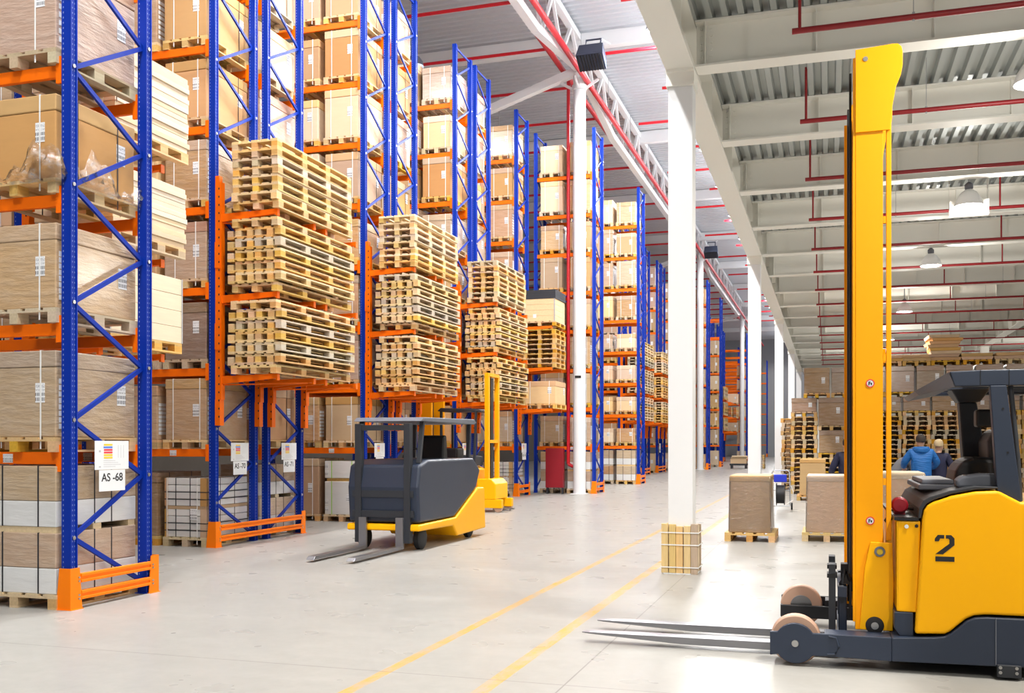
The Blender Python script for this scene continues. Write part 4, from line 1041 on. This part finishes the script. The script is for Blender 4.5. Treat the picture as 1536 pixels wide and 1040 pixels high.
# ------------------------------------------------------------------ other trucks
def small_truck(name, label, loc, rot, mast_h, colour='yellow', body_len=1.2, w=0.95, roof=2.43, dark_body=False, forks=1.0, rail_d=0.10):
    """forks point along local +x; mast stands at the origin"""
    t = thing(name, label, 'forklift', loc, rot)
    for s in (-1, 1):
        y = s * (w / 2 - 0.1)
        r = MB(); r.box(-rail_d / 2, rail_d / 2, y - 0.05, y + 0.05, 0.62, mast_h)
        r.build('mast_rail', 'yellow2', t, bevel=0.004)
        lg = MB(); lg.box(-0.1, 0.38, s * w / 2 - (0.16 if s > 0 else 0), s * w / 2 + (0.16 if s < 0 else 0), 0.10, 0.30); lo = lg.build('support_leg', colour, t, bevel=0.01)
        MB().lathe([(0.0, -0.05), (0.09, -0.05), (0.1, -0.04), (0.1, 0.04), (0.09, 0.05), (0.0, 0.05)], (0.28, s * (w / 2 - 0.08), 0.10), 'y', 24).build('wheel', 'tread', lo, smooth=True)
        f = MB(); f.box(0.1, 0.14, s * 0.2 - 0.05, s * 0.2 + 0.05, 0.05, 0.75)
        f.taper((0.14, 0.14 + forks, s * 0.2 - 0.05, s * 0.2 + 0.05), (0.14, 0.14 + forks * 0.98, s * 0.2 - 0.05, s * 0.2 + 0.05), 0.04, 0.075); f.build('fork', 'forksteel', t)
    cb = MB(); cb.box(-0.06, 0.06, -w / 2 + .12, w / 2 - .12, mast_h - 0.08, mast_h); cb.box(-0.05, 0.05, -w / 2 + .12, w / 2 - .12, 1.62, 1.69); cb.build('mast_crossbar', 'yellow2', t)
    MB().box(-0.08, 0.0, -0.09, 0.09, 0.7, mast_h - 0.1).build('lift_cylinder', 'black', t)
    bs = MB(); bs.prism([(-0.22, 0.30), (0.24, 0.30), (0.24, 0.66), (0.12, 0.78), (-0.22, 0.78)], 'y', -w / 2, w / 2); bs.build('mast_base', colour, t, bevel=0.02)
    bd = MB(); L_ = body_len
    bd.prism([(-0.30, 0.12), (-0.30, 1.0), (-0.45, 1.05), (-L_ + .3, 1.12), (-L_, 0.95), (-L_ - .05, 0.12)], 'y', -w / 2, w / 2); bd.build('body_cover', colour, t, bevel=0.03, seg=3)
    MB().prism([(-0.35, 1.08), (-0.38, 1.3), (-0.6, 1.34), (-0.66, 1.1)], 'y', -w / 2 + .08, w / 2 - .08).build('dashboard', 'dark', t, bevel=0.02)
    MB().lathe([(0.0, -0.05), (0.1, -0.05), (0.12, -0.03), (0.12, 0.03), (0.1, 0.05), (0.0, 0.05)], (-L_ + 0.3, 0, 0.12), 'y', 24).build('drive_wheel', 'rubber', t, smooth=True)
    if roof:
        MB().prism([(-0.12, roof - .06), (-0.2, roof), (-L_, roof + 0.03), (-L_ - .08, roof - 0.04), (-L_, roof - 0.06)], 'y', -w / 2 + .03, w / 2 - .03).build('guard_roof', 'dark', t, bevel=0.01)
        for x, s in ((-0.32, 1), (-0.32, -1), (-L_, 1), (-L_, -1)):
            MB().bar((x, s * (w / 2 - .08), 0.95), (x + (0.05 if x > -.5 else 0), s * (w / 2 - .08), roof - 0.05), 0.05, 0.05).build('roof_pillar', 'dark', t)
        MB().box(-L_ + .05, -L_ + .35, -0.25, 0.25, 1.1, 1.5).build('seat_back', 'black', t, bevel=0.04)
    return t
small_truck('stacker_truck', 'yellow stacker with a narrow mast behind the navy forklift, by the rack aisle', (-7.62, 22.4, 0), 0, 3.26, body_len=1.15, w=0.92, roof=2.42, forks=0.35)
small_truck('stacker_truck', 'yellow truck with a tall mast inside the rack aisle, half hidden under pallet arms', (-9.15, 22.4, 0), 0, 4.1, body_len=1.5, w=0.98, roof=2.3, forks=0.1, rail_d=0.3)

# moving truck, built at rest: navy body, yellow skirt, grey roof, forks trailing towards the near end of the hall
MT = thing('forklift', 'navy and yellow forklift with a grey roof in the middle of the aisle', 'forklift', (-6.36, 14.9, 0), -PI / 2)
# local +x points to the near end of the hall (world -y); local y = world x + 6.36
bd = MB(); bd.prism([(1.25, 0.42), (1.30, 0.95), (1.22, 1.28), (0.9, 1.36), (-1.1, 1.36), (-1.45, 1.15), (-1.25, 0.85), (-0.2, 0.42)], 'y', -0.58, 0.58); bd.build('body_cover', 'navy', MT, bevel=0.04, seg=3)
sk = MB(); sk.prism([(1.3, 0.30), (1.28, 0.40), (-0.24, 0.41), (-1.29, 0.85), (-1.62, 0.84), (-1.68, 0.12), (-0.3, 0.10), (-0.1, 0.28)], 'y', -0.6, 0.6); so_ = sk.build('chassis', 'yellow', MT, bevel=0.03, seg=3)
for s in (-1, 1):
    f = MB(); f.box(1.32, 1.37, s * 0.3 - 0.06, s * 0.3 + 0.06, 0.04, 0.5)
    f.taper((1.37, 2.95, s * 0.3 - 0.06, s * 0.3 + 0.06), (1.37, 2.90, s * 0.3 - 0.055, s * 0.3 + 0.055), 0.035, 0.08); f.build('fork', 'forksteel', MT, bevel=0.003)
    r = MB(); r.box(1.2, 1.32, s * 0.40 - 0.05, s * 0.40 + 0.05, 0.12, 1.9); r.build('mast_rail', 'dark', MT, bevel=0.005)
    for x in (0.95, -1.15):
        MB().lathe([(0.0, -0.06), (0.10, -0.06), (0.15, -0.05), (0.17, -0.035), (0.17, 0.035), (0.15, 0.05), (0.10, 0.06), (0.0, 0.06)], (x, s * 0.46, 0.17), 'y', 28).build('wheel', 'rubber', MT, smooth=True)
    for x0, x1 in ((1.1, 0.95), (-1.05, -1.1)):
        MB().bar((x0, s * 0.5, 1.3), (x1, s * 0.5, 1.96), 0.07, 0.06).build('roof_pillar', 'dark', MT, bevel=0.008)
MB().box(1.24, 1.30, -0.5, 0.5, 0.5, 0.6).box(1.24, 1.30, -0.5, 0.5, 0.8, 0.9).box(1.22, 1.3, -0.35, 0.35, 1.8, 1.88).build('fork_carriage', 'dark', MT)
rf = MB(); rf.prism([(1.15, 1.94), (1.05, 2.0), (-1.2, 2.02), (-1.32, 1.96), (-1.2, 1.93)], 'y', -0.56, 0.56); ro = rf.build('guard_roof', 'greyp', MT, bevel=0.012)
MB().prism([(-0.55, 1.32), (-0.60, 1.72), (-0.72, 1.75), (-0.78, 1.34)], 'y', -0.24, 0.24).build('seat_back', 'black', MT, bevel=0.03)
MB().lathe([(0.15, -0.012), (0.17, 0), (0.15, 0.012), (0.13, 0.0), (0.15, -0.012)], (0.35, 0, 1.52), 'z', 24).tube([(0.35, 0, 1.36), (0.35, 0, 1.52)], 0.025, 8).build('steering_wheel', 'black', MT, smooth=True)

# ------------------------------------------------------------------ planks round the first column
t = thing('plank_bundle', 'wooden planks strapped upright round the foot of the white square column', 'planks', (COLX, COLY0, 0))
for side in range(4):
    n = 5
    for q in range(n):
        a = -0.222 + q * 0.089 + random.uniform(-.004, .004); wd = 0.082; h = 0.60 + random.uniform(-0.02, 0.02); off = 0.152 + random.uniform(0.0, 0.006); th = 0.045
        z0 = random.choice((0.0, 0.0, 0.012))
        b = {0: (a, a + wd, -off - th, -off), 1: (off, off + th, a, a + wd), 2: (a, a + wd, off, off + th), 3: (-off - th, -off, a, a + wd)}[side]
        if side in (1, 3): b = (b[0], b[1], max(b[2], -0.15), min(b[3], 0.15))
        if b[3] - b[2] < 0.02: continue
        MB().box(b[0], b[1], b[2], b[3], z0, h).build('plank', 'plank', t, bevel=0.004)
for z in (0.085, 0.36, 0.51):
    sb = MB(); strap_ring(sb, -0.228, 0.228, -0.212, 0.212, z, 0.014, 0.003); sb.build('strap', 'strap', t)

# ------------------------------------------------------------------ pallets with wrapped boxes on the open floor
def film_shell(t, x0, x1, y0, y1, z0, z1):
    mb = MB(); n = 5
    for i in range(n):
        za, zb = z0 + (z1 - z0) * i / n, z0 + (z1 - z0) * (i + 1) / n
        e = 0.006 + 0.014 * (1 - i / n); e2 = 0.006 + 0.014 * (1 - (i + 1) / n)
        mb.add([(x0 - e, y0 - e, za), (x1 + e, y0 - e, za), (x1 + e, y1 + e, za), (x0 - e, y1 + e, za), (x0 - e2, y0 - e2, zb), (x1 + e2, y0 - e2, zb), (x1 + e2, y1 + e2, zb), (x0 - e2, y1 + e2, zb)],
               [(0, 1, 5, 4), (1, 2, 6, 5), (2, 3, 7, 6), (3, 0, 4, 7)])
    return mb.build('stretch_film', 'film', t)
def floor_box(label, x0, x1, y0, z1, strips=True, ln=1.2, mk='cardlight', wk='wood'):
    t = thing('palletised_carton', label, 'carton', ((x0 + x1) / 2, y0 + ln / 2, 0), 0, 'wrapped boxes standing on the open floor')
    w = x1 - x0; pallet_part(t, w, ln, 0.144, 3, 0, wk)
    a, b, c, d = -w / 2 + 0.09, w / 2 - 0.09, -ln / 2 + 0.10, ln / 2 - 0.09
    m = MB(); m.taper((a - .02, b + .02, c - .02, d + .02), (a, b, c, d), 0.146, z1 - 0.10); m.build('carton', mk, t, bevel=0.012)
    m = MB(); m.box(a - 0.012, b + 0.012, c - 0.012, d + 0.012, z1 - 0.10, z1); m.build('lid', mk, t, bevel=0.012)
    if strips: film_shell(t, a - .014, b + .014, c - .014, d + .014, 0.15, z1 - 0.02)
    return t
floor_box('film wrapped tan box on a pallet, just right of the plank bundle', -1.63, -0.83, 16.62, 1.08)
floor_box('film wrapped tan box on a pallet, immediately left of the yellow mast', -0.42, 0.36, 17.0, 1.08)
b3 = floor_box('open film wrapped tan box behind the yellow mast, before the blue jacket', 0.60, 1.44, 15.85, 1.17)
sc = MB()
for q in range(9): sc.box(0.0 + random.uniform(-.05, .25), 0.3 + random.uniform(-.1, .02), -0.525 - q * 0.002, -0.523 - q * 0.002, 0.3 + q * 0.05, 0.335 + q * 0.05)
sc.build('paper_scraps', 'cardpink', b3)
t = floor_box('plain light brown carton on a pallet standing before the pallet stacks', -0.86, 0.0, 29.15, 1.16, False, mk='card', wk='ywood')

# strapping cart
t = thing('strapping_cart', 'strapping tool cart with a black reel and a blue box, behind the wrapped box', 'cart', (-1.10, 24.8, 0))
fr = MB()
for s in (-1, 1):
    fr.tube([(0.22 * s, -0.05, 0.12), (0.22 * s, -0.02, 0.5), (0.2 * s, 0.02, 0.92), (0.16 * s, 0.03, 0.96)], 0.014, 8); fr.tube([(0.22 * s, -0.3, 0.12), (0.22 * s, 0.25, 0.12)], 0.014, 8)
fr.tube([(-0.16, 0.03, 0.96), (0.16, 0.03, 0.96)], 0.014, 8); fr.tube([(-0.22, -0.3, 0.12), (0.22, -0.3, 0.12)], 0.014, 8); fr.tube([(-0.22, 0, 0.48), (0.22, 0, 0.48)], 0.012, 8)
fr.build('frame', 'galv', t, smooth=True)
MB().lathe([(0.07, -0.1), (0.27, -0.1), (0.27, -0.085), (0.22, -0.085), (0.22, 0.085), (0.27, 0.085), (0.27, 0.1), (0.07, 0.1)], (0.0, -0.12, 0.39), 'x', 32).build('strap_reel', 'black', t, smooth=True)
MB().box(-0.16, 0.14, -0.16, 0.06, 0.68, 0.86).build('tool_box', 'jroyal', t, bevel=0.015)
for s in (-1, 1): MB().lathe([(0.0, -0.02), (0.08, -0.02), (0.09, 0.0), (0.08, 0.02), (0.0, 0.02)], (0.25 * s, 0.22, 0.09), 'x', 20).build('wheel', 'rubber', t, smooth=True)
MB().tube([(0.24, -0.1, 0.6), (0.3, -0.12, 0.45), (0.28, -0.1, 0.25), (0.1, -0.3, 0.14)], 0.008, 6).build('loose_strap', 'strap', t)

# ------------------------------------------------------------------ pallet and carton wall in the low hall
WY = 33.0; PW = 0.80; PITCH = 0.833; EH = 0.1455
def at_col(c): return ['first', 'second', 'third', 'fourth', 'fifth', 'sixth', 'seventh', 'eighth', 'ninth'][c] + ' column'
for c in range(9):
    x = -0.75 + c * PITCH
    if c in (1, 2):   # wrapped cartons between the pallets
        z = 0; n = 8
        for k in range(n): pallet_thing('pallet', 'yellow wooden pallet, %s from the floor, %s of the stack wall' % (ORD[k + 1], at_col(c)), 'pallets in the stack wall', (x + random.uniform(-.02, .02), WY + 0.6 + random.uniform(-.02, .02), z), PW, 1.2, 0.144, 3, False, wk=random.choice(['ywood', 'ywood', 'wood'])); z += EH
        load((x, WY + 0.6, z), PW, 1.2, 0.72, 'brown', '', 'cartons in the stack wall', True, 'brown film wrapped carton above the lower pallets, %s of the stack wall' % at_col(c), 'ywood'); z += 0.865
        load((x, WY + 0.6, z), PW, 1.2, 0.883, 'brown', '', 'cartons in the stack wall', True, 'brown film wrapped carton, second tier, %s of the stack wall' % at_col(c), 'ywood'); z += 1.028
    else:
        z = 0; n = 17
        for k in range(n): pallet_thing('pallet', 'yellow wooden pallet, %s from the floor, %s of the stack wall' % (ORD[k + 1], at_col(c)), 'pallets in the stack wall', (x + random.uniform(-.025, .025), WY + 0.6 + random.uniform(-.03, .03), z), PW, 1.2, 0.144, 3, False, wk=random.choice(['ywood', 'ywood', 'wood', 'woodold'])); z += EH
        load((x, WY + 0.6, z), PW, 1.2, 0.42 + 0.02, 'brown', '', 'cartons in the stack wall', True, 'low brown carton on top of the pallets, %s of the stack wall' % at_col(c), 'ywood'); z += 0.585
    ztop = z
for c in range(8):
    x = -0.36 + c * PITCH
    load((x, WY + 0.62, 3.064), PW, 1.2, 0.80, 'brown', '', 'cartons in the stack wall', True, 'brown wrapped carton in the top row of the stack wall, %s' % ['leftmost', 'second from its left', 'third from its left', 'fourth from its left', 'fifth from its left', 'sixth from its left', 'seventh from its left', 'last'][c], 'ywood')
zt = 3.064 + 0.946
for c, (x, n) in enumerate(((1.75, 2), (2.58, 2), (3.40, 8), (4.3, 2), (5.2, 2))):
    pallet_thing('pallet', 'wooden pallet under the flattened cartons on the stack wall, %s from the left' % ORD[c + 1], 'pallets on the stack wall', (x, WY + 0.62, zt), 0.8, 1.2, 0.144, 3, False, wk='ywood')
    z = zt + 0.146
    for k in range(n):
        o = tag(MB().taper((-0.42, 0.42, -0.6, 0.6), (-0.45, 0.45, -0.62, 0.62), 0, 0.095).build('flattened_carton', 'card', None, (x + random.uniform(-.05, .05), WY + 0.62, z), bevel=0.01), 'flattened carton, %s from the bottom, %s pile on the stack wall' % (ORD[k + 1], ORD[c + 1]), 'carton', 'flattened cartons on the stack wall')
        o.rotation_euler.z = random.uniform(-.08, .08); z += 0.099
for c in range(9):  # unseen row added behind the wall to keep light out of its gaps
    load((-0.75 + c * PITCH, WY + 1.95, 0), PW, 1.2, 2.3, 'brown', '', 'cartons in the stack wall', False, 'tall brown block added to close light gaps behind the pallet stacks, %s' % at_col(c))
# a second stack standing behind, by the third column
for k in range(17):
    pallet_thing('pallet', 'dark pallet, %s from the floor, in the stack behind the third square column' % ORD[k + 1], 'pallets behind the third column', (-1.15 + random.uniform(-.03, .03), 35.9, k * EH), 0.8, 1.2, 0.144, 3, False, wk=random.choice(['ywood', 'woodold']))
load((-1.12, 37.6, 0), 0.8, 1.2, 2.3, 'brown', '', 'cartons in the stack wall', False, 'tall brown block added to close light gaps behind the dark pallets, third square column')  # added block that stops light showing through the second stack
# things deep in the aisle
t = thing('carton', 'open tan carton on a low trolley deep in the aisle, beside the second square column', 'carton', (-5.55, 66, 0))
MB().box(-0.5, 0.5, -0.4, 0.4, 0.32, 0.62).build('box', 'cardlight', t, bevel=0.01)
MB().add([(-0.5, -0.4, 0.62), (0.5, -0.4, 0.62), (0.62, -0.7, 0.78), (-0.4, -0.7, 0.78)], [(0, 1, 2, 3)]).add([(-0.5, 0.4, 0.62), (0.5, 0.4, 0.62), (0.5, 0.65, 0.82), (-0.5, 0.65, 0.82)], [(0, 1, 2, 3)]).build('flap', 'cardlight', t)
MB().box(-0.55, 0.55, -0.45, 0.45, 0.2, 0.315).box(-0.5, -0.4, -0.4, 0.4, 0, 0.2).box(0.4, 0.5, -0.4, 0.4, 0, 0.2).build('trolley', 'dark', t)
for k in range(6):
    pallet_thing('pallet', 'wooden pallet, %s from the floor, short stack beside the second square column' % ORD[k + 1], 'pallets deep in the aisle', (-4.35, 66.5, k * EH), 0.8, 1.2, 0.144, 3, False)

# ------------------------------------------------------------------ people
def skin_obj(name, m, parent, pts, edges, root=0, sub=2, loc=(0, 0, 0)):
    """pts: [(co, rx, ry)]"""
    me = D.meshes.new(name); me.from_pydata([p[0] for p in pts], edges, []); me.materials.append(M[m])
    o = D.objects.new(name, me); C.objects.link(o); o.parent = parent; o.location = loc
    md = o.modifiers.new('skin', 'SKIN'); md.use_smooth_shade = True
    for i, sv in enumerate(me.skin_vertices[0].data):
        sv.radius = (pts[i][1], pts[i][2]); sv.use_root = (i == root)
    s = o.modifiers.new('sub', 'SUBSURF'); s.levels = sub; s.render_levels = sub
    return o

def person(label, loc, rotz, h, lean, arms, jacket, trousers, hair, glove='skin', hood=False, head_turn=0.0, hair_len=0.0):
    """faces local +y. arms = ((elbow, wrist) left, (elbow, wrist) right) in metres for a 1.78 m figure"""
    t = thing('person', label, 'person', loc, rotz); k = h / 1.78
    def ln(p):   # lean forward above the hip
        x, y, z = p
        if z > 0.95:
            d = z - 0.95; y, z = y * math.cos(lean) + d * math.sin(lean), 0.95 + d * math.cos(lean) - y * math.sin(lean) * 0.2
        return (x * k, y * k, z * k)
    P = []; E = []
    def v(p, rx, ry=None, link=None, raw=False):
        P.append(((p[0] * k, p[1] * k, p[2] * k) if raw else ln(p), rx * k, (ry or rx) * k))
        if link is not None: E.append((link, len(P) - 1))
        return len(P) - 1
    pel = v((0, 0, 0.95), .155, .11); wst = v((0, 0, 1.10), .14, .10, pel); chs = v((0, 0, 1.30), .165, .115, wst); nk0 = v((0, -.005, 1.46), .075, .07, chs)
    nk = v((0, .01, 1.53), .055, .058, nk0); jw = v((0, .03, 1.585), .064, .075, nk); hd = v((0, .02, 1.66), .076, .094, jw); v((0, .01, 1.735), .06, .075, hd)
    v((0, .118, 1.635), .012, .014, hd)                                   # nose
    for s in (-1, 1): v((0.083 * s, .005, 1.64), .012, .02, hd)           # ears
    for s, (el, wr) in zip((-1, 1), arms):
        sh = v((0.175 * s, 0, 1.425), .062, .06, chs); e = v(el, .046, .046, sh, True); w_ = v(wr, .03, .034, e, True)
        d = (Vector(wr) - Vector(el)).normalized(); pm = Vector(wr) + d * 0.05; side = d.cross(Vector((0, 0, 1)))
        side = side.normalized() if side.length > .1 else Vector((1, 0, 0)); dn = Vector((0, 0, -1))
        pa = v(tuple(pm), .036, .022, w_, True)
        for q, fl in enumerate((.062, .075, .07, .055)):
            b = pm + side * (q - 1.5) * 0.02 + d * 0.035; m_ = b + d * fl * .55 + dn * 0.012; tp = m_ + d * fl * .4 + dn * 0.03
            a = v(tuple(b), .009, .009, pa, True); a2 = v(tuple(m_), .009, .009, a, True); v(tuple(tp), .007, .007, a2, True)
        tb = pm - d * 0.01 - side * 0.035 * s; a = v(tuple(tb), .011, .011, pa, True); v(tuple(tb + d * .04 - side * .02 * s + dn * .015), .009, .009, a, True)
    for s in (-1, 1):
        hp = v((0.09 * s, 0, 0.90), .085, .09, pel); kn = v((0.10 * s, .02, 0.50), .055, .06, hp); an = v((0.10 * s, -.01, 0.10), .038, .042, kn); v((0.105 * s, .12, 0.045), .04, .035, an)
    body = skin_obj('body', 'skin', t, P, E)
    # jacket
    P = []; E = []
    hem = v((0, 0, 0.84), .20, .145); a = v((0, 0, 1.0), .195, .14, hem); b = v((0, 0, 1.2), .205, .15, a); c = v((0, 0, 1.36), .20, .14, b); v((0, -.005, 1.49), .085, .08, c)
    for s, (el, wr) in zip((-1, 1), arms):
        sh = v((0.18 * s, 0, 1.42), .088, .085, c); e = v(el, .075, .075, sh, True); w2 = Vector(el).lerp(Vector(wr), 0.93); v(tuple(w2), .056, .056, e, True)
    jo = skin_obj('jacket', jacket, t, P, E)
    if hood:
        hm = MB(); hm.lathe([(0.10, -.03), (0.15, 0.0), (0.165, 0.05), (0.14, 0.10), (0.10, 0.105), (0.11, 0.06), (0.10, 0.0)], n=20)
        vs = hm.v; c0 = Vector(ln((0, -0.035, 1.45)))
        hm.v = [(c0.x + x * k, c0.y + y * 0.75 * k, c0.z + z * k - 0.02 * k) for x, y, z in vs]
        ho = hm.build('hood', jacket, t, smooth=True)
    # trousers
    P = []; E = []
    p0 = v((0, 0, 0.93), .165, .125)
    for s in (-1, 1):
        hp = v((0.095 * s, 0, 0.86), .10, .105, p0); kn = v((0.105 * s, .02, 0.50), .078, .082, hp); v((0.105 * s, -.005, 0.09), .066, .07, kn)
    skin_obj('trousers', trousers, t, P, E)
    for s in (-1, 1):
        sh = MB(); sh.lathe([(0.0, 0.0), (0.05, 0.0), (0.055, 0.02), (0.05, 0.06), (0.03, 0.085), (0.0, 0.09)], n=16)
        sh.v = [((0.105 * s + x) * k, (0.05 + y * 2.6) * k, z * k) for x, y, z in sh.v]; sh.build('shoe', 'shoe', t, smooth=True)
    # hair
    hr = MB(); prof = [(0.0, 0.115), (0.04, 0.108), (0.07, 0.085), (0.088, 0.05), (0.092, 0.01), (0.088, -0.03 - hair_len), (0.07, -0.045 - hair_len)]
    hr.lathe(prof, n=20); c0 = Vector(ln((0, 0.0, 1.665)))
    hr.v = [(c0.x + x * k * 0.98, c0.y + (y * 1.2 - 0.014 - max(0, y) * 0.25) * k, c0.z + (z + (0.03 if y > 0.03 and z < 0.02 else 0)) * k) for x, y, z in hr.v]
    hr.build('hair', hair, t, smooth=True)
    if glove != 'skin':
        for s, (el, wr) in zip((-1, 1), arms):
            d = (Vector(wr) - Vector(el)).normalized(); pm = Vector(wr) + d * 0.05; side = d.cross(Vector((0, 0, 1))).normalized()
            P = []; E = []; w_ = v(tuple(Vector(wr) - d * .03), .042, .046, None, True); pa = v(tuple(pm), .044, .03, w_, True)
            for q, fl in enumerate((.062, .075, .07, .055)):
                b = pm + side * (q - 1.5) * 0.021 + d * 0.035; m_ = b + d * fl * .55 + Vector((0, 0, -0.012)); tp = m_ + d * fl * .45 + Vector((0, 0, -.03))
                a = v(tuple(b), .012, .012, pa, True); a2 = v(tuple(m_), .012, .012, a, True); v(tuple(tp), .01, .01, a2, True)
            tb = pm - d * 0.01 - side * 0.035 * s; a = v(tuple(tb), .014, .014, pa, True); v(tuple(tb + d * .04 - side * .02 * s), .012, .012, a, True)
            skin_obj('glove', glove, t, P, E)
    return t
person('person in a bright blue hooded jacket seen from behind, leaning over the goods', (1.70, 20.6, 0), 0.06, 1.80, 0.16,
       (((-0.30, 0.10, 1.22), (-0.27, 0.34, 1.12)), ((0.30, 0.12, 1.22), (0.22, 0.36, 1.10))), 'jblue', 'trous', 'hairdark', hood=True)
person('fair haired person in a dark navy jacket and white gloves, right of the blue jacket', (2.02, 21.05, 0), -0.5, 1.70, 0.12,
       (((-0.27, 0.12, 1.15), (-0.14, 0.36, 1.08)), ((0.28, 0.12, 1.14), (0.22, 0.36, 1.02))), 'jnavy', 'trous', 'hairfair', glove='glove')
person('person in a grey jacket bending forward, left of the blue jacket', (1.20, 21.3, 0), -1.2, 1.72, 0.75,
       (((-0.24, 0.42, 1.02), (-0.18, 0.62, 0.86)), ((0.24, 0.42, 1.02), (0.2, 0.64, 0.86))), 'jgrey', 'jroyal', 'hairdark', glove='glove')
person('person in dark navy clothes almost hidden behind the yellow mast', (0.36, 20.4, 0), 0.3, 1.72, 0.1,
       (((-0.30, 0.06, 1.15), (-0.25, 0.3, 1.05)), ((0.28, 0.1, 1.15), (0.2, 0.34, 1.05))), 'jnavy', 'trous', 'hairdark')
# ------------------------------------------------------------------ camera, world, view
cam = D.cameras.new('camera'); cam.lens = 1493 * 36 / 1536; cam.sensor_width = 36; cam.shift_y = (666 - 520) / 1536
cam.clip_end = 400
co = D.objects.new('camera', cam); C.objects.link(co)
co.location = (0, 0, 1.6); co.rotation_euler = (PI / 2, 0, math.atan(475 / 1493))
S.camera = co
w = D.worlds.new('world'); S.world = w; w.use_nodes = True
bg = w.node_tree.nodes['Background']; bg.inputs[0].default_value = (0.92, 0.96, 1.0, 1); bg.inputs[1].default_value = 0.2
S.view_settings.view_transform = 'Standard'; S.view_settings.look = 'None'
S.view_settings.exposure = 0.0; S.view_settings.gamma = 1.0; S.view_settings.use_curve_mapping = False
S.cycles.max_bounces = 6; S.cycles.diffuse_bounces = 4; S.cycles.glossy_bounces = 3; S.cycles.transparent_max_bounces = 10
S.cycles.use_denoising = True; S.cycles.sample_clamp_indirect = 8
